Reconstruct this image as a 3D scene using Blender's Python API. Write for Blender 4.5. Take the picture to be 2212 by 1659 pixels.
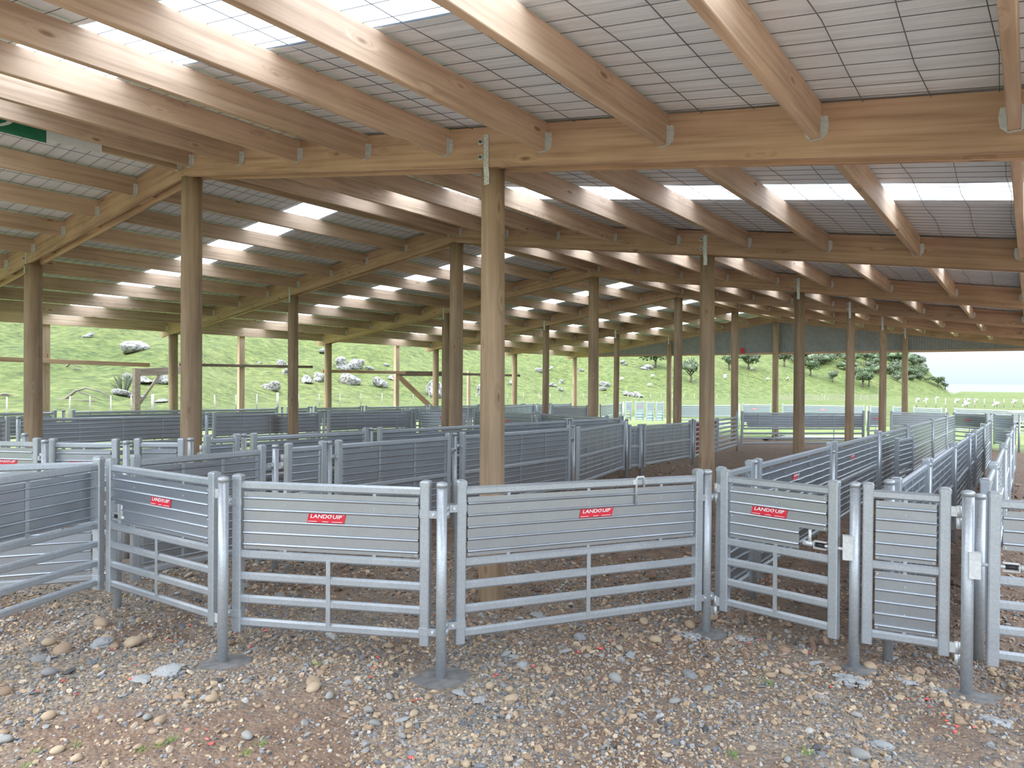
import bpy, math, random
import numpy as np
from mathutils import Matrix, Vector

for o in list(bpy.data.objects):
    bpy.data.objects.remove(o)
S = bpy.context.scene
COL = S.collection
rnd = random.Random(7)

# ------------------------------------------------------------------ camera
FPX, HC = 1553.0, 1.65
YAW, PIT, ROL = (math.radians(a) for a in (35.73, -0.296, 0.412))
Fv = Vector((-math.sin(YAW)*math.cos(PIT), math.cos(YAW)*math.cos(PIT), math.sin(PIT)))
Rv = Vector((math.cos(YAW), math.sin(YAW), 0))
Uv = Rv.cross(Fv)
R2 = Rv*math.cos(ROL) + Uv*math.sin(ROL)
U2 = -Rv*math.sin(ROL) + Uv*math.cos(ROL)
cam = bpy.data.cameras.new('camera')
cam.sensor_width = 36.0
cam.lens = 36.0*FPX/2212.0
cam.clip_start, cam.clip_end = 0.05, 20000
camo = bpy.data.objects.new('camera', cam)
COL.objects.link(camo)
camo.matrix_world = Matrix(((R2.x, U2.x, -Fv.x, 0), (R2.y, U2.y, -Fv.y, 0), (R2.z, U2.z, -Fv.z, HC), (0, 0, 0, 1)))
S.camera = camo

# ------------------------------------------------------------------ sky and sun
world = bpy.data.worlds.new('world')
S.world = world
world.use_nodes = True
wn, wl = world.node_tree.nodes, world.node_tree.links
wn.clear()
w_out = wn.new('ShaderNodeOutputWorld')
w_bg = wn.new('ShaderNodeBackground')
w_tc = wn.new('ShaderNodeTexCoord')
w_sep = wn.new('ShaderNodeSeparateXYZ')
w_rmp = wn.new('ShaderNodeValToRGB')          # bright overcast: pale at the horizon, brighter overhead
wl.new(w_tc.outputs['Generated'], w_sep.inputs[0])
wl.new(w_sep.outputs['Z'], w_rmp.inputs[0])
cr = w_rmp.color_ramp
cr.elements[0].position = 0.0
cr.elements[0].color = (0.40, 0.475, 0.525, 1)
cr.elements[1].position = 1.0
cr.elements[1].color = (2.6, 2.95, 3.4, 1)
e = cr.elements.new(0.10)
e.color = (0.72, 0.82, 0.92, 1)
e = cr.elements.new(0.45)
e.color = (1.7, 1.92, 2.2, 1)
wl.new(w_rmp.outputs[0], w_bg.inputs[0])
w_bg.inputs[1].default_value = 1.0
wl.new(w_bg.outputs[0], w_out.inputs[0])

sun = bpy.data.lights.new('sun', 'SUN')
sun.energy = 2.0
sun.angle = math.radians(30)
sun.color = (1.0, 0.96, 0.9)
suno = bpy.data.objects.new('sun', sun)
COL.objects.link(suno)
sd = Vector((-0.38, -0.48, 0.79)).normalized()
suno.rotation_euler = sd.to_track_quat('Z', 'Y').to_euler()

S.view_settings.view_transform = 'Standard'
S.view_settings.look = 'None'
S.view_settings.gamma = 1.0
S.view_settings.use_curve_mapping = False
S.view_settings.exposure = 1.0

# ------------------------------------------------------------------ helpers: positions
def ray(x, y):
    return Fv*FPX + R2*(x-1106) + U2*(829.5-y)
def atz(x, y, z):
    d = ray(x, y); t = (z-HC)/d.z
    return Vector((d.x*t, d.y*t, z))
def atX(x, y, X):
    d = ray(x, y); t = X/d.x
    return Vector((X, d.y*t, HC+d.z*t))
def gz(x, y):
    return -0.014*min(max(y-4.0, 0.0), 30.0)
def node(px, py, top=1.085):
    z = top
    for k in range(12):
        p = atz(px, py, z)
        z = 0.5*z + 0.5*(top+gz(p.x, p.y))
    return (p.x, p.y)
def ground_px(px, py):
    z = 0.0
    for k in range(8):
        p = atz(px, py, z)
        z = gz(p.x, p.y)
    return p
def interp(x, xs, ys):
    return float(np.interp(x, xs, ys))

# ------------------------------------------------------------------ helpers: objects
def tag(o, label=None, cat=None, group=None, kind=None):
    if label: o['label'] = label
    if cat: o['category'] = cat
    if group: o['group'] = group
    if kind: o['kind'] = kind
    return o
def empty(name, loc=(0, 0, 0), rz=0.0, tilt=0.0):
    o = bpy.data.objects.new(name, None)
    o.empty_display_size = 0.1
    COL.objects.link(o)
    o.location = loc
    o.rotation_euler = (0, tilt, rz)
    return o
def link(name, me, parent=None, loc=None, rot=None, scale=None):
    o = bpy.data.objects.new(name, me)
    COL.objects.link(o)
    if parent: o.parent = parent
    if loc is not None: o.location = loc
    if rot is not None: o.rotation_euler = rot
    if scale is not None: o.scale = scale
    return o

class MB:
    def __init__(s):
        s.v, s.f, s.s = [], [], []
    def add(s, vs, fs, smooth=False, M=None):
        n = len(s.v)
        if M is not None:
            vs = [tuple(M @ Vector(p)) for p in vs]
        s.v += [tuple(p) for p in vs]
        s.f += [tuple(i+n for i in f) for f in fs]
        s.s += [smooth]*len(fs)
        return s
    def box(s, c, d, M=None):
        x, y, z = c; a, b, h = d[0]/2, d[1]/2, d[2]/2
        vs = [(x+i*a, y+j*b, z+k*h) for k in (-1, 1) for j in (-1, 1) for i in (-1, 1)]
        return s.add(vs, [(0, 2, 3, 1), (4, 5, 7, 6), (0, 1, 5, 4), (2, 6, 7, 3), (0, 4, 6, 2), (1, 3, 7, 5)], False, M)
    def loft(s, loops, smooth=False, cap=True, M=None):
        n = len(loops[0]); vs = [p for l in loops for p in l]; fs = []
        for k in range(len(loops)-1):
            for i in range(n):
                j = (i+1) % n
                fs.append((k*n+i, k*n+j, (k+1)*n+j, (k+1)*n+i))
        m0 = len(s.f)
        s.add(vs, fs, smooth, M)
        if cap:
            n0 = len(s.v)-len(vs)
            s.f.append(tuple(n0+i for i in reversed(range(n)))); s.s.append(False)
            q = n0+(len(loops)-1)*n
            s.f.append(tuple(q+i for i in range(n))); s.s.append(False)
        return s
    def cyl(s, p0, p1, r0, r1=None, n=12, smooth=True, cap=True):
        r1 = r0 if r1 is None else r1
        p0, p1 = Vector(p0), Vector(p1)
        ax = (p1-p0).normalized()
        u = ax.orthogonal().normalized(); w = ax.cross(u)
        def ring(p, r):
            return [tuple(p + u*(r*math.cos(2*math.pi*i/n)) + w*(r*math.sin(2*math.pi*i/n))) for i in range(n)]
        return s.loft([ring(p0, r0), ring(p1, r1)], smooth, cap)
    def tube(s, pts, r, n=8, smooth=True):
        pts = [Vector(p) for p in pts]; loops = []
        for i, p in enumerate(pts):
            a = pts[max(i-1, 0)]; b = pts[min(i+1, len(pts)-1)]
            ax = (b-a).normalized()
            u = ax.cross(Vector((0.13, 0.31, 0.94))).normalized(); w = ax.cross(u)
            rr = r[i] if isinstance(r, (list, tuple)) else r
            loops.append([tuple(p+u*(rr*math.cos(2*math.pi*k/n))+w*(rr*math.sin(2*math.pi*k/n))) for k in range(n)])
        return s.loft(loops, smooth)
    def mesh(s, name, mat):
        me = bpy.data.meshes.new(name)
        me.from_pydata(s.v, [], s.f)
        me.polygons.foreach_set('use_smooth', s.s)
        me.materials.append(mat)
        me.update()
        return me
    def build(s, name, mat, parent=None, **k):
        return link(name, s.mesh(name, mat), parent, **k)

def oct_loop(a, b, c):
    return [(-a+c, -b), (a-c, -b), (a, -b+c), (a, b-c), (a-c, b), (-a+c, b), (-a, b-c), (-a, -b+c)]

# ------------------------------------------------------------------ materials
def new_mat(name):
    m = bpy.data.materials.new(name); m.use_nodes = True
    nt = m.node_tree
    return m, nt.nodes, nt.links, nt.nodes['Principled BSDF']
def ramp(N, stops):
    r = N.new('ShaderNodeValToRGB')
    r.color_ramp.elements[0].position, r.color_ramp.elements[0].color = stops[0][0], stops[0][1]+(1,)
    r.color_ramp.elements[1].position, r.color_ramp.elements[1].color = stops[-1][0], stops[-1][1]+(1,)
    for p, c in stops[1:-1]:
        r.color_ramp.elements.new(p).color = c+(1,)
    return r
def noise(N, L, scale, detail=3, coord='Object', vec=None, rough=0.55):
    n = N.new('ShaderNodeTexNoise')
    n.inputs['Scale'].default_value = scale; n.inputs['Detail'].default_value = detail; n.inputs['Roughness'].default_value = rough
    if vec is None:
        tc = N.new('ShaderNodeTexCoord'); vec = tc.outputs[coord]
    L.new(vec, n.inputs['Vector'])
    return n
def bump(N, L, h, b, strength, dist):
    bp = N.new('ShaderNodeBump'); bp.inputs['Strength'].default_value = strength; bp.inputs['Distance'].default_value = dist
    L.new(h, bp.inputs['Height']); L.new(bp.outputs[0], b.inputs['Normal'])
    return bp
def plain(name, col, rough=0.6, metal=0.0, var=0.12, scale=8.0):
    m, N, L, b = new_mat(name)
    n = noise(N, L, scale)
    r = ramp(N, [(0.3, tuple(c*(1-var) for c in col)), (0.7, tuple(min(1, c*(1+var)) for c in col))])
    L.new(n.outputs[0], r.inputs[0]); L.new(r.outputs[0], b.inputs['Base Color'])
    b.inputs['Roughness'].default_value = rough; b.inputs['Metallic'].default_value = metal
    return m

def galv(name, c0, c1, rough, metal, scale):
    m, N, L, b = new_mat(name)
    tc = N.new('ShaderNodeTexCoord')
    v = N.new('ShaderNodeTexVoronoi'); v.inputs['Scale'].default_value = scale
    L.new(tc.outputs['Object'], v.inputs['Vector'])
    n = noise(N, L, 5.0, 4, vec=tc.outputs['Object'])
    mx = N.new('ShaderNodeMix'); mx.data_type = 'FLOAT'; mx.inputs[0].default_value = 0.6
    sp = N.new('ShaderNodeSeparateColor'); L.new(v.outputs['Color'], sp.inputs[0])
    L.new(sp.outputs[0], mx.inputs[2]); L.new(n.outputs[0], mx.inputs[3])
    r = ramp(N, [(0.2, c0), (0.8, c1)])
    L.new(mx.outputs[0], r.inputs[0]); L.new(r.outputs[0], b.inputs['Base Color'])
    b.inputs['Metallic'].default_value = metal
    rr = N.new('ShaderNodeMapRange'); rr.inputs[3].default_value = rough-0.07; rr.inputs[4].default_value = rough+0.1
    L.new(n.outputs[0], rr.inputs[0]); L.new(rr.outputs[0], b.inputs['Roughness'])
    bump(N, L, n.outputs[0], b, 0.06, 0.002)
    return m
M_GALV = galv('galvanised_steel', (0.43, 0.465, 0.50), (0.55, 0.585, 0.62), 0.40, 0.62, 120.0)
M_SHEET = galv('zincalume_sheet', (0.415, 0.445, 0.485), (0.46, 0.495, 0.535), 0.33, 0.86, 110.0)
M_PIPE = galv('galvanised_pipe', (0.44, 0.47, 0.50), (0.56, 0.59, 0.62), 0.38, 0.5, 90.0)
M_STRAP = galv('galvanised_strap', (0.62, 0.64, 0.64), (0.8, 0.82, 0.82), 0.45, 0.5, 60.0)
M_BOLT = plain('bolt_steel', (0.16, 0.19, 0.21), 0.45, 0.7)
M_BLACK = plain('black_rubber', (0.02, 0.02, 0.022), 0.5)

def wood(name, axis, cols, knot=0.7, dirt=0.0, gsc=16.0):
    m, N, L, b = new_mat(name)
    tc = N.new('ShaderNodeTexCoord'); oi = N.new('ShaderNodeObjectInfo')
    mul = N.new('ShaderNodeVectorMath'); mul.operation = 'SCALE'; mul.inputs[0].default_value = (37.0, 23.0, 41.0)
    L.new(oi.outputs['Random'], mul.inputs['Scale'])
    off = N.new('ShaderNodeVectorMath'); off.operation = 'ADD'
    L.new(tc.outputs['Object'], off.inputs[0]); L.new(mul.outputs[0], off.inputs[1])
    mp = N.new('ShaderNodeMapping'); L.new(off.outputs[0], mp.inputs[0])
    sc = [gsc*1.6]*3; sc['xyz'.index(axis)] = 0.9
    mp.inputs['Scale'].default_value = sc
    mk = N.new('ShaderNodeMapping'); L.new(off.outputs[0], mk.inputs[0])
    sk = [6.0]*3; sk['xyz'.index(axis)] = 2.0
    mk.inputs['Scale'].default_value = sk
    vk = N.new('ShaderNodeTexVoronoi'); vk.inputs['Scale'].default_value = 1.0
    L.new(mk.outputs[0], vk.inputs['Vector'])
    # rings bend round the knots
    bend = N.new('ShaderNodeMapRange'); bend.inputs[1].default_value = 0.0; bend.inputs[2].default_value = 0.26
    bend.inputs[3].default_value = 1.3; bend.inputs[4].default_value = 0.0
    L.new(vk.outputs['Distance'], bend.inputs[0])
    add = N.new('ShaderNodeVectorMath'); add.operation = 'ADD'
    L.new(mp.outputs[0], add.inputs[0]); L.new(bend.outputs[0], add.inputs[1])
    g = noise(N, L, 1.0, 5, vec=add.outputs[0], rough=0.6)
    r = ramp(N, [(0.28, cols[0]), (0.5, cols[1]), (0.72, cols[2])])
    L.new(g.outputs[0], r.inputs[0])
    big = noise(N, L, 1.1, 3, vec=off.outputs[0])
    rb = ramp(N, [(0.3, (0.80, 0.78, 0.76)), (0.7, (1.12, 1.1, 1.06))])
    L.new(big.outputs[0], rb.inputs[0])
    m1 = N.new('ShaderNodeMix'); m1.data_type = 'RGBA'; m1.blend_type = 'MULTIPLY'; m1.inputs[0].default_value = 1.0
    L.new(r.outputs[0], m1.inputs[6]); L.new(rb.outputs[0], m1.inputs[7])
    kr = N.new('ShaderNodeMapRange'); kr.inputs[1].default_value = 0.05; kr.inputs[2].default_value = 0.11
    kr.inputs[3].default_value = knot; kr.inputs[4].default_value = 0.0
    L.new(vk.outputs['Distance'], kr.inputs[0])
    m2 = N.new('ShaderNodeMix'); m2.data_type = 'RGBA'
    L.new(kr.outputs[0], m2.inputs[0]); L.new(m1.outputs[2], m2.inputs[6]); m2.inputs[7].default_value = (0.16, 0.075, 0.035, 1)
    hv = N.new('ShaderNodeHueSaturation')
    vr = N.new('ShaderNodeMapRange'); vr.inputs[3].default_value = 0.82; vr.inputs[4].default_value = 1.15
    L.new(oi.outputs['Random'], vr.inputs[0]); L.new(vr.outputs[0], hv.inputs['Value'])
    L.new(m2.outputs[2], hv.inputs['Color']); L.new(hv.outputs[0], b.inputs['Base Color'])
    b.inputs['Roughness'].default_value = 0.7
    bump(N, L, g.outputs[0], b, 0.25, 0.004)
    return m
PINE = ((0.41, 0.285, 0.20), (0.60, 0.43, 0.31), (0.70, 0.53, 0.40))
BEAMC = ((0.39, 0.24, 0.16), (0.60, 0.395, 0.27), (0.71, 0.495, 0.355))
POLEC = ((0.28, 0.19, 0.12), (0.40, 0.285, 0.185), (0.50, 0.375, 0.26))
M_PURLIN = wood('pine_purlin', 'y', PINE)
M_RAFTER = wood('pine_rafter', 'x', BEAMC)
M_POLE = wood('pine_pole', 'z', POLEC, knot=0.6, gsc=11.0)
M_POST = wood('pine_post', 'z', PINE)
M_OLD = wood('weathered_timber', 'x', ((0.12, 0.09, 0.07), (0.22, 0.17, 0.13), (0.33, 0.27, 0.22)))
M_GREYPOST = wood('grey_post', 'z', ((0.22, 0.2, 0.17), (0.36, 0.33, 0.29), (0.46, 0.43, 0.38)), knot=0.2)

def foil_mat():
    m, N, L, b = new_mat('roof_foil')
    tc = N.new('ShaderNodeTexCoord')
    mp = N.new('ShaderNodeMapping'); mp.inputs['Scale'].default_value = (0.5, 7.0, 1.0); L.new(tc.outputs['Object'], mp.inputs[0])
    n = noise(N, L, 1.6, 3, vec=mp.outputs[0])
    n2 = noise(N, L, 1.3, 2, vec=tc.outputs['Object'])
    r = ramp(N, [(0.3, (0.85, 0.90, 0.97)), (0.7, (0.89, 0.94, 0.99))])
    L.new(n2.outputs[0], r.inputs[0]); L.new(r.outputs[0], b.inputs['Base Color'])
    b.inputs['Roughness'].default_value = 0.55
    bump(N, L, n.outputs[0], b, 0.35, 0.05)
    return m
M_FOIL = foil_mat()
def skylight_mat():
    m, N, L, b = new_mat('clear_roof_sheet')
    out = N['Material Output']
    t = N.new('ShaderNodeBsdfTranslucent'); t.inputs[0].default_value = (0.9, 0.95, 1.0, 1)
    tr = N.new('ShaderNodeBsdfTransparent'); tr.inputs[0].default_value = (0.92, 0.96, 1.0, 1)
    mx = N.new('ShaderNodeMixShader'); mx.inputs[0].default_value = 0.35
    L.new(t.outputs[0], mx.inputs[1]); L.new(tr.outputs[0], mx.inputs[2]); L.new(mx.outputs[0], out.inputs[0])
    N.remove(b)
    return m
M_SKY = skylight_mat()
M_ROOF = plain('roof_steel', (0.42, 0.45, 0.46), 0.45, 0.6)
M_CLAD = plain('grey_green_cladding', (0.27, 0.285, 0.275), 0.5, 0.0)
M_WIRE = plain('netting_wire', (0.17, 0.17, 0.18), 0.5, 0.3)
M_RED = plain('red_sticker', (0.72, 0.025, 0.05), 0.4, 0.0, 0.05)
M_WHITE = plain('white_print', (0.9, 0.9, 0.9), 0.5, 0.0, 0.03)
M_REDPANEL = plain('red_paint', (0.20, 0.018, 0.022), 0.5, 0.0, 0.1)
M_CONC = plain('fresh_concrete', (0.16, 0.155, 0.15), 0.85, 0.0, 0.3, 20)
M_LUMP = plain('concrete_crumb', (0.33, 0.335, 0.335), 0.9, 0.0, 0.35, 14)
M_SCRAP = plain('red_plastic', (0.85, 0.10, 0.09), 0.4, 0.0, 0.15, 40)
M_GREEN = plain('green_print', (0.02, 0.19, 0.10), 0.5)
M_CREAM = plain('cream_board', (0.62, 0.60, 0.36), 0.6)
M_PALE = plain('pale_blue_board', (0.55, 0.66, 0.74), 0.5)
M_CARP = plain('silver_paint', (0.45, 0.48, 0.52), 0.3, 0.3, 0.03)
M_GLASS = plain('dark_window', (0.03, 0.04, 0.05), 0.1)
M_PVC = plain('white_pvc', (0.82, 0.82, 0.8), 0.4)

def rock_mat():
    m, N, L, b = new_mat('limestone')
    n = noise(N, L, 3.0, 6)
    r = ramp(N, [(0.36, (0.09, 0.085, 0.075)), (0.5, (0.25, 0.24, 0.225)), (0.66, (0.46, 0.445, 0.42))])
    L.new(n.outputs[0], r.inputs[0]); L.new(r.outputs[0], b.inputs['Base Color']); b.inputs['Roughness'].default_value = 0.9
    bump(N, L, n.outputs[0], b, 0.8, 0.25)
    return m
M_ROCK = rock_mat()
def stone_mat(name, cols, sc=28.0):
    m, N, L, b = new_mat(name)
    oi = N.new('ShaderNodeObjectInfo')
    r = ramp(N, cols)
    r.color_ramp.interpolation = 'LINEAR'
    L.new(oi.outputs['Random'], r.inputs[0])
    n = noise(N, L, sc, 4)
    rv = ramp(N, [(0.3, (0.75, 0.75, 0.75)), (0.7, (1.15, 1.15, 1.15))])
    L.new(n.outputs[0], rv.inputs[0])
    mx = N.new('ShaderNodeMix'); mx.data_type = 'RGBA'; mx.blend_type = 'MULTIPLY'; mx.inputs[0].default_value = 1.0
    L.new(r.outputs[0], mx.inputs[6]); L.new(rv.outputs[0], mx.inputs[7]); L.new(mx.outputs[2], b.inputs['Base Color'])
    b.inputs['Roughness'].default_value = 0.85
    bump(N, L, n.outputs[0], b, 0.3, 0.01)
    return m
M_STONES = [stone_mat('tan_river_stone', [(0.0, (0.400, 0.288, 0.192)), (1.0, (0.496, 0.384, 0.264))]), stone_mat('brown_river_stone', [(0.0, (0.304, 0.208, 0.136)), (1.0, (0.384, 0.272, 0.184))]), stone_mat('grey_river_stone', [(0.0, (0.264, 0.260, 0.248)), (1.0, (0.352, 0.336, 0.312))])]
def attr_mat(name, rough=0.85):
    m, N, L, b = new_mat(name)
    a = N.new('ShaderNodeAttribute'); a.attribute_name = 'tint'
    n = noise(N, L, 60.0, 2)
    rv = ramp(N, [(0.3, (0.8, 0.8, 0.8)), (0.7, (1.15, 1.15, 1.15))]); L.new(n.outputs[0], rv.inputs[0])
    mx = N.new('ShaderNodeMix'); mx.data_type = 'RGBA'; mx.blend_type = 'MULTIPLY'; mx.inputs[0].default_value = 1.0
    L.new(a.outputs['Color'], mx.inputs[6]); L.new(rv.outputs[0], mx.inputs[7]); L.new(mx.outputs[2], b.inputs['Base Color'])
    b.inputs['Roughness'].default_value = rough
    return m
M_GRAVEL = attr_mat('gravel_stones')

def ground_mat():
    m, N, L, b = new_mat('gravel_and_dirt')
    tc = N.new('ShaderNodeTexCoord'); P = tc.outputs['Object']
    v = N.new('ShaderNodeTexVoronoi'); v.inputs['Scale'].default_value = 45.0; L.new(P, v.inputs['Vector'])
    sp = N.new('ShaderNodeSeparateColor'); L.new(v.outputs['Color'], sp.inputs[0])
    rg = ramp(N, [(0.0, (0.15, 0.145, 0.14)), (0.45, (0.26, 0.22, 0.18)), (0.8, (0.35, 0.27, 0.195)), (1.0, (0.43, 0.355, 0.275))])
    L.new(sp.outputs[0], rg.inputs[0])
    nd = noise(N, L, 9.0, 8, vec=P, rough=0.7)
    rd = ramp(N, [(0.3, (0.14, 0.088, 0.062)), (0.55, (0.24, 0.16, 0.112)), (0.75, (0.33, 0.232, 0.168))])
    L.new(nd.outputs[0], rd.inputs[0])
    big = noise(N, L, 0.9, 4, vec=P)
    rm = ramp(N, [(0.44, (0, 0, 0)), (0.6, (1, 1, 1))]); L.new(big.outputs[0], rm.inputs[0])
    # more bare dirt the deeper one goes into the yards
    sx = N.new('ShaderNodeSeparateXYZ'); L.new(P, sx.inputs[0])
    my = N.new('ShaderNodeMapRange'); my.inputs[1].default_value = 3.2; my.inputs[2].default_value = 6.0
    L.new(sx.outputs['Y'], my.inputs[0])
    mm = N.new('ShaderNodeMath'); mm.operation = 'MAXIMUM'; L.new(rm.outputs[0], mm.inputs[0]); L.new(my.outputs[0], mm.inputs[1])
    mx = N.new('ShaderNodeMix'); mx.data_type = 'RGBA'
    L.new(mm.outputs[0], mx.inputs[0]); L.new(rg.outputs[0], mx.inputs[6]); L.new(rd.outputs[0], mx.inputs[7])
    # grass: outside the left yard wall and past the gable end
    ng = noise(N, L, 2.2, 6, vec=P)
    rgr = ramp(N, [(0.3, (0.08, 0.12, 0.028)), (0.55, (0.16, 0.21, 0.058)), (0.75, (0.26, 0.275, 0.115))])
    L.new(ng.outputs[0], rgr.inputs[0])
    wob = noise(N, L, 0.5, 3, vec=P)
    wo = N.new('ShaderNodeMath'); wo.operation = 'MULTIPLY_ADD'; wo.inputs[1].default_value = 2.5; L.new(wob.outputs[0], wo.inputs[0]); L.new(sx.outputs['X'], wo.inputs[2])
    gx = N.new('ShaderNodeMapRange'); gx.inputs[1].default_value = -10.2; gx.inputs[2].default_value = -11.2; L.new(wo.outputs[0], gx.inputs[0])
    wy = N.new('ShaderNodeMath'); wy.operation = 'MULTIPLY_ADD'; wy.inputs[1].default_value = 3.0; L.new(wob.outputs[0], wy.inputs[0]); L.new(sx.outputs['Y'], wy.inputs[2])
    gy = N.new('ShaderNodeMapRange'); gy.inputs[1].default_value = 25.5; gy.inputs[2].default_value = 28.0; L.new(wy.outputs[0], gy.inputs[0])
    gm = N.new('ShaderNodeMath'); gm.operation = 'MAXIMUM'; L.new(gx.outputs[0], gm.inputs[0]); L.new(gy.outputs[0], gm.inputs[1])
    m3 = N.new('ShaderNodeMix'); m3.data_type = 'RGBA'
    L.new(gm.outputs[0], m3.inputs[0]); L.new(mx.outputs[2], m3.inputs[6]); L.new(rgr.outputs[0], m3.inputs[7])
    L.new(m3.outputs[2], b.inputs['Base Color']); b.inputs['Roughness'].default_value = 0.95
    ad = N.new('ShaderNodeMath'); ad.operation = 'MULTIPLY_ADD'; ad.inputs[1].default_value = -0.5
    L.new(v.outputs['Distance'], ad.inputs[0]); L.new(nd.outputs[0], ad.inputs[2])
    bump(N, L, ad.outputs[0], b, 0.9, 0.03)
    return m
M_GROUND = ground_mat()
def grass_mat():
    m, N, L, b = new_mat('pasture')
    tc = N.new('ShaderNodeTexCoord'); P = tc.outputs['Object']
    n = noise(N, L, 0.75, 8, vec=P, rough=0.72)
    n2 = noise(N, L, 0.035, 4, vec=P)
    mp = N.new('ShaderNodeMapping'); mp.inputs['Scale'].default_value = (1, 1, 3.5); L.new(P, mp.inputs[0])
    n3 = noise(N, L, 1.6, 4, vec=mp.outputs[0])
    r = ramp(N, [(0.37, (0.036, 0.055, 0.014)), (0.44, (0.075, 0.104, 0.020)), (0.53, (0.128, 0.160, 0.034)), (0.65, (0.22, 0.225, 0.083))])
    mxf = N.new('ShaderNodeMix'); mxf.data_type = 'FLOAT'; mxf.inputs[0].default_value = 0.35
    L.new(n.outputs[0], mxf.inputs[2]); L.new(n3.outputs[0], mxf.inputs[3])
    L.new(mxf.outputs[0], r.inputs[0])
    r2 = ramp(N, [(0.35, (0.86, 0.92, 0.8)), (0.65, (1.12, 1.06, 1.1))]); L.new(n2.outputs[0], r2.inputs[0])
    mx = N.new('ShaderNodeMix'); mx.data_type = 'RGBA'; mx.blend_type = 'MULTIPLY'; mx.inputs[0].default_value = 1.0
    L.new(r.outputs[0], mx.inputs[6]); L.new(r2.outputs[0], mx.inputs[7]); L.new(mx.outputs[2], b.inputs['Base Color'])
    b.inputs['Roughness'].default_value = 0.95
    bump(N, L, mxf.outputs[0], b, 1.0, 0.9)
    return m
M_GRASS = grass_mat()
M_SEA = plain('sea_water', (0.19, 0.235, 0.245), 0.9, 0.0, 0.03, 0.02)
M_SEA.node_tree.nodes['Principled BSDF'].inputs['Specular IOR Level'].default_value = 0.0
def leaf_mat(name, c0, c1):
    m, N, L, b = new_mat(name)
    n = noise(N, L, 1.4, 4)
    r = ramp(N, [(0.3, c0), (0.7, c1)])
    L.new(n.outputs[0], r.inputs[0]); L.new(r.outputs[0], b.inputs['Base Color']); b.inputs['Roughness'].default_value = 0.8
    return m
M_LEAF = leaf_mat('tree_leaves', (0.055, 0.085, 0.04), (0.13, 0.175, 0.085))
M_LEAF2 = leaf_mat('bush_leaves', (0.08, 0.105, 0.06), (0.18, 0.21, 0.13))
M_TUFT = leaf_mat('grass_tuft', (0.10, 0.22, 0.03), (0.25, 0.42, 0.08))
M_BARK = plain('bark', (0.16, 0.13, 0.10), 0.9)
M_DEAD = plain('dead_branch', (0.20, 0.17, 0.14), 0.9)
M_WOOL = plain('sheep_wool', (0.50, 0.475, 0.42), 0.95, 0.0, 0.1, 6)

# ------------------------------------------------------------------ terrain
def hgt(D):
    return interp(D, [0, 4, 34, 60, 116, 190, 450, 520, 3000], [0, 0, -0.42, -0.72, -1.5, -2.1, -2.6, -9, -12])
def px_of(phi):
    return 1106 + FPX*math.tan(max(-1.35, min(1.35, phi)))
HB = ([-3000, -600, 0, 400, 800, 1200, 1500, 1800, 1950, 2010, 2060], [62, 54, 50, 54, 78, 112, 138, 178, 215, 235, 250])
HE = ([-3000, 1700, 1850, 1900, 1960, 1995, 2012, 2040, 2062], [330, 300, 190, 120, 68, 44, 14, -4, -40])
def terrain(phi, D):
    z = hgt(D)
    px = px_of(phi)
    if px < 2062 and -2.2 < phi:
        B = interp(px, *HB)
        if D > B:
            d = D-B
            h = 0.235*(d - 9*(1-math.exp(-d/9.0)))
            top = 1.65 + interp(px, *HE)*(B+70)/FPX - z
            if top < h:
                h = top - 0.02*(D-B-60 if D-B > 60 else 0)
            w = min(1.0, d/25.0)
            h += w*(0.5*math.sin(D*0.11+phi*31)+0.35*math.sin(D*0.23-phi*57+1)+0.8*math.sin(phi*14+D*0.03))
            z = max(z + h, z-1 if px > 2020 else z)
    if phi < -1.2:
        z -= 0
    return z
def dirv(phi):
    return (math.cos(YAW)*math.sin(phi)-math.sin(YAW)*math.cos(phi), math.sin(YAW)*math.sin(phi)+math.cos(YAW)*math.cos(phi))
def tpos(px, D):
    phi = math.atan((px-1106)/FPX)
    dx, dy = dirv(phi)
    return Vector((dx*D, dy*D, terrain(phi, D)))
def hill_hit(px, py):
    """walk along the pixel's ray until it meets the hillside"""
    d = ray(px, py); hz = math.hypot(d.x, d.y); phi = math.atan((px-1106)/FPX)
    D = 20.0
    while D < 1500:
        if HC + d.z/hz*D <= terrain(phi, D):
            break
        D *= 1.004
    return tpos(px, D), D
phis = list(np.radians(np.concatenate([np.arange(-180, -48, 4.0), np.arange(-48, 42, 0.4), np.arange(42, 180.1, 4.0)])))
Ds = [2.0] + list(np.geomspace(6, 60, 26)) + list(np.geomspace(63, 700, 66)) + [900, 1500, 3000]
tv, tf = [(0, 0, -0.05)], []
for p in phis:
    dx, dy = dirv(p)
    for D in Ds:
        x, y = dx*D, dy*D
        z = terrain(p, D)
        if D < 50: z = min(z, gz(x, y)) - 0.05
        tv.append((x, y, z))
nD = len(Ds)
for i in range(len(phis)-1):
    a, b_ = 1+i*nD, 1+(i+1)*nD
    tf.append((0, b_, a))
    for k in range(nD-1):
        tf.append((a+k, b_+k, b_+k+1, a+k+1))
me = bpy.data.meshes.new('hillside'); me.from_pydata(tv, [], tf); me.materials.append(M_GRASS)
me.polygons.foreach_set('use_smooth', [True]*len(tf)); me.update()
tag(link('hillside', me), kind='structure')
MB().loft([[(9000*math.cos(a), 9000*math.sin(a), -6.05) for a in np.linspace(0, 6.2831, 48, endpoint=False)],
           [(9000*math.cos(a), 9000*math.sin(a), -6.0) for a in np.linspace(0, 6.2831, 48, endpoint=False)]]).build('sea', M_SEA)['kind'] = 'structure'

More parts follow.
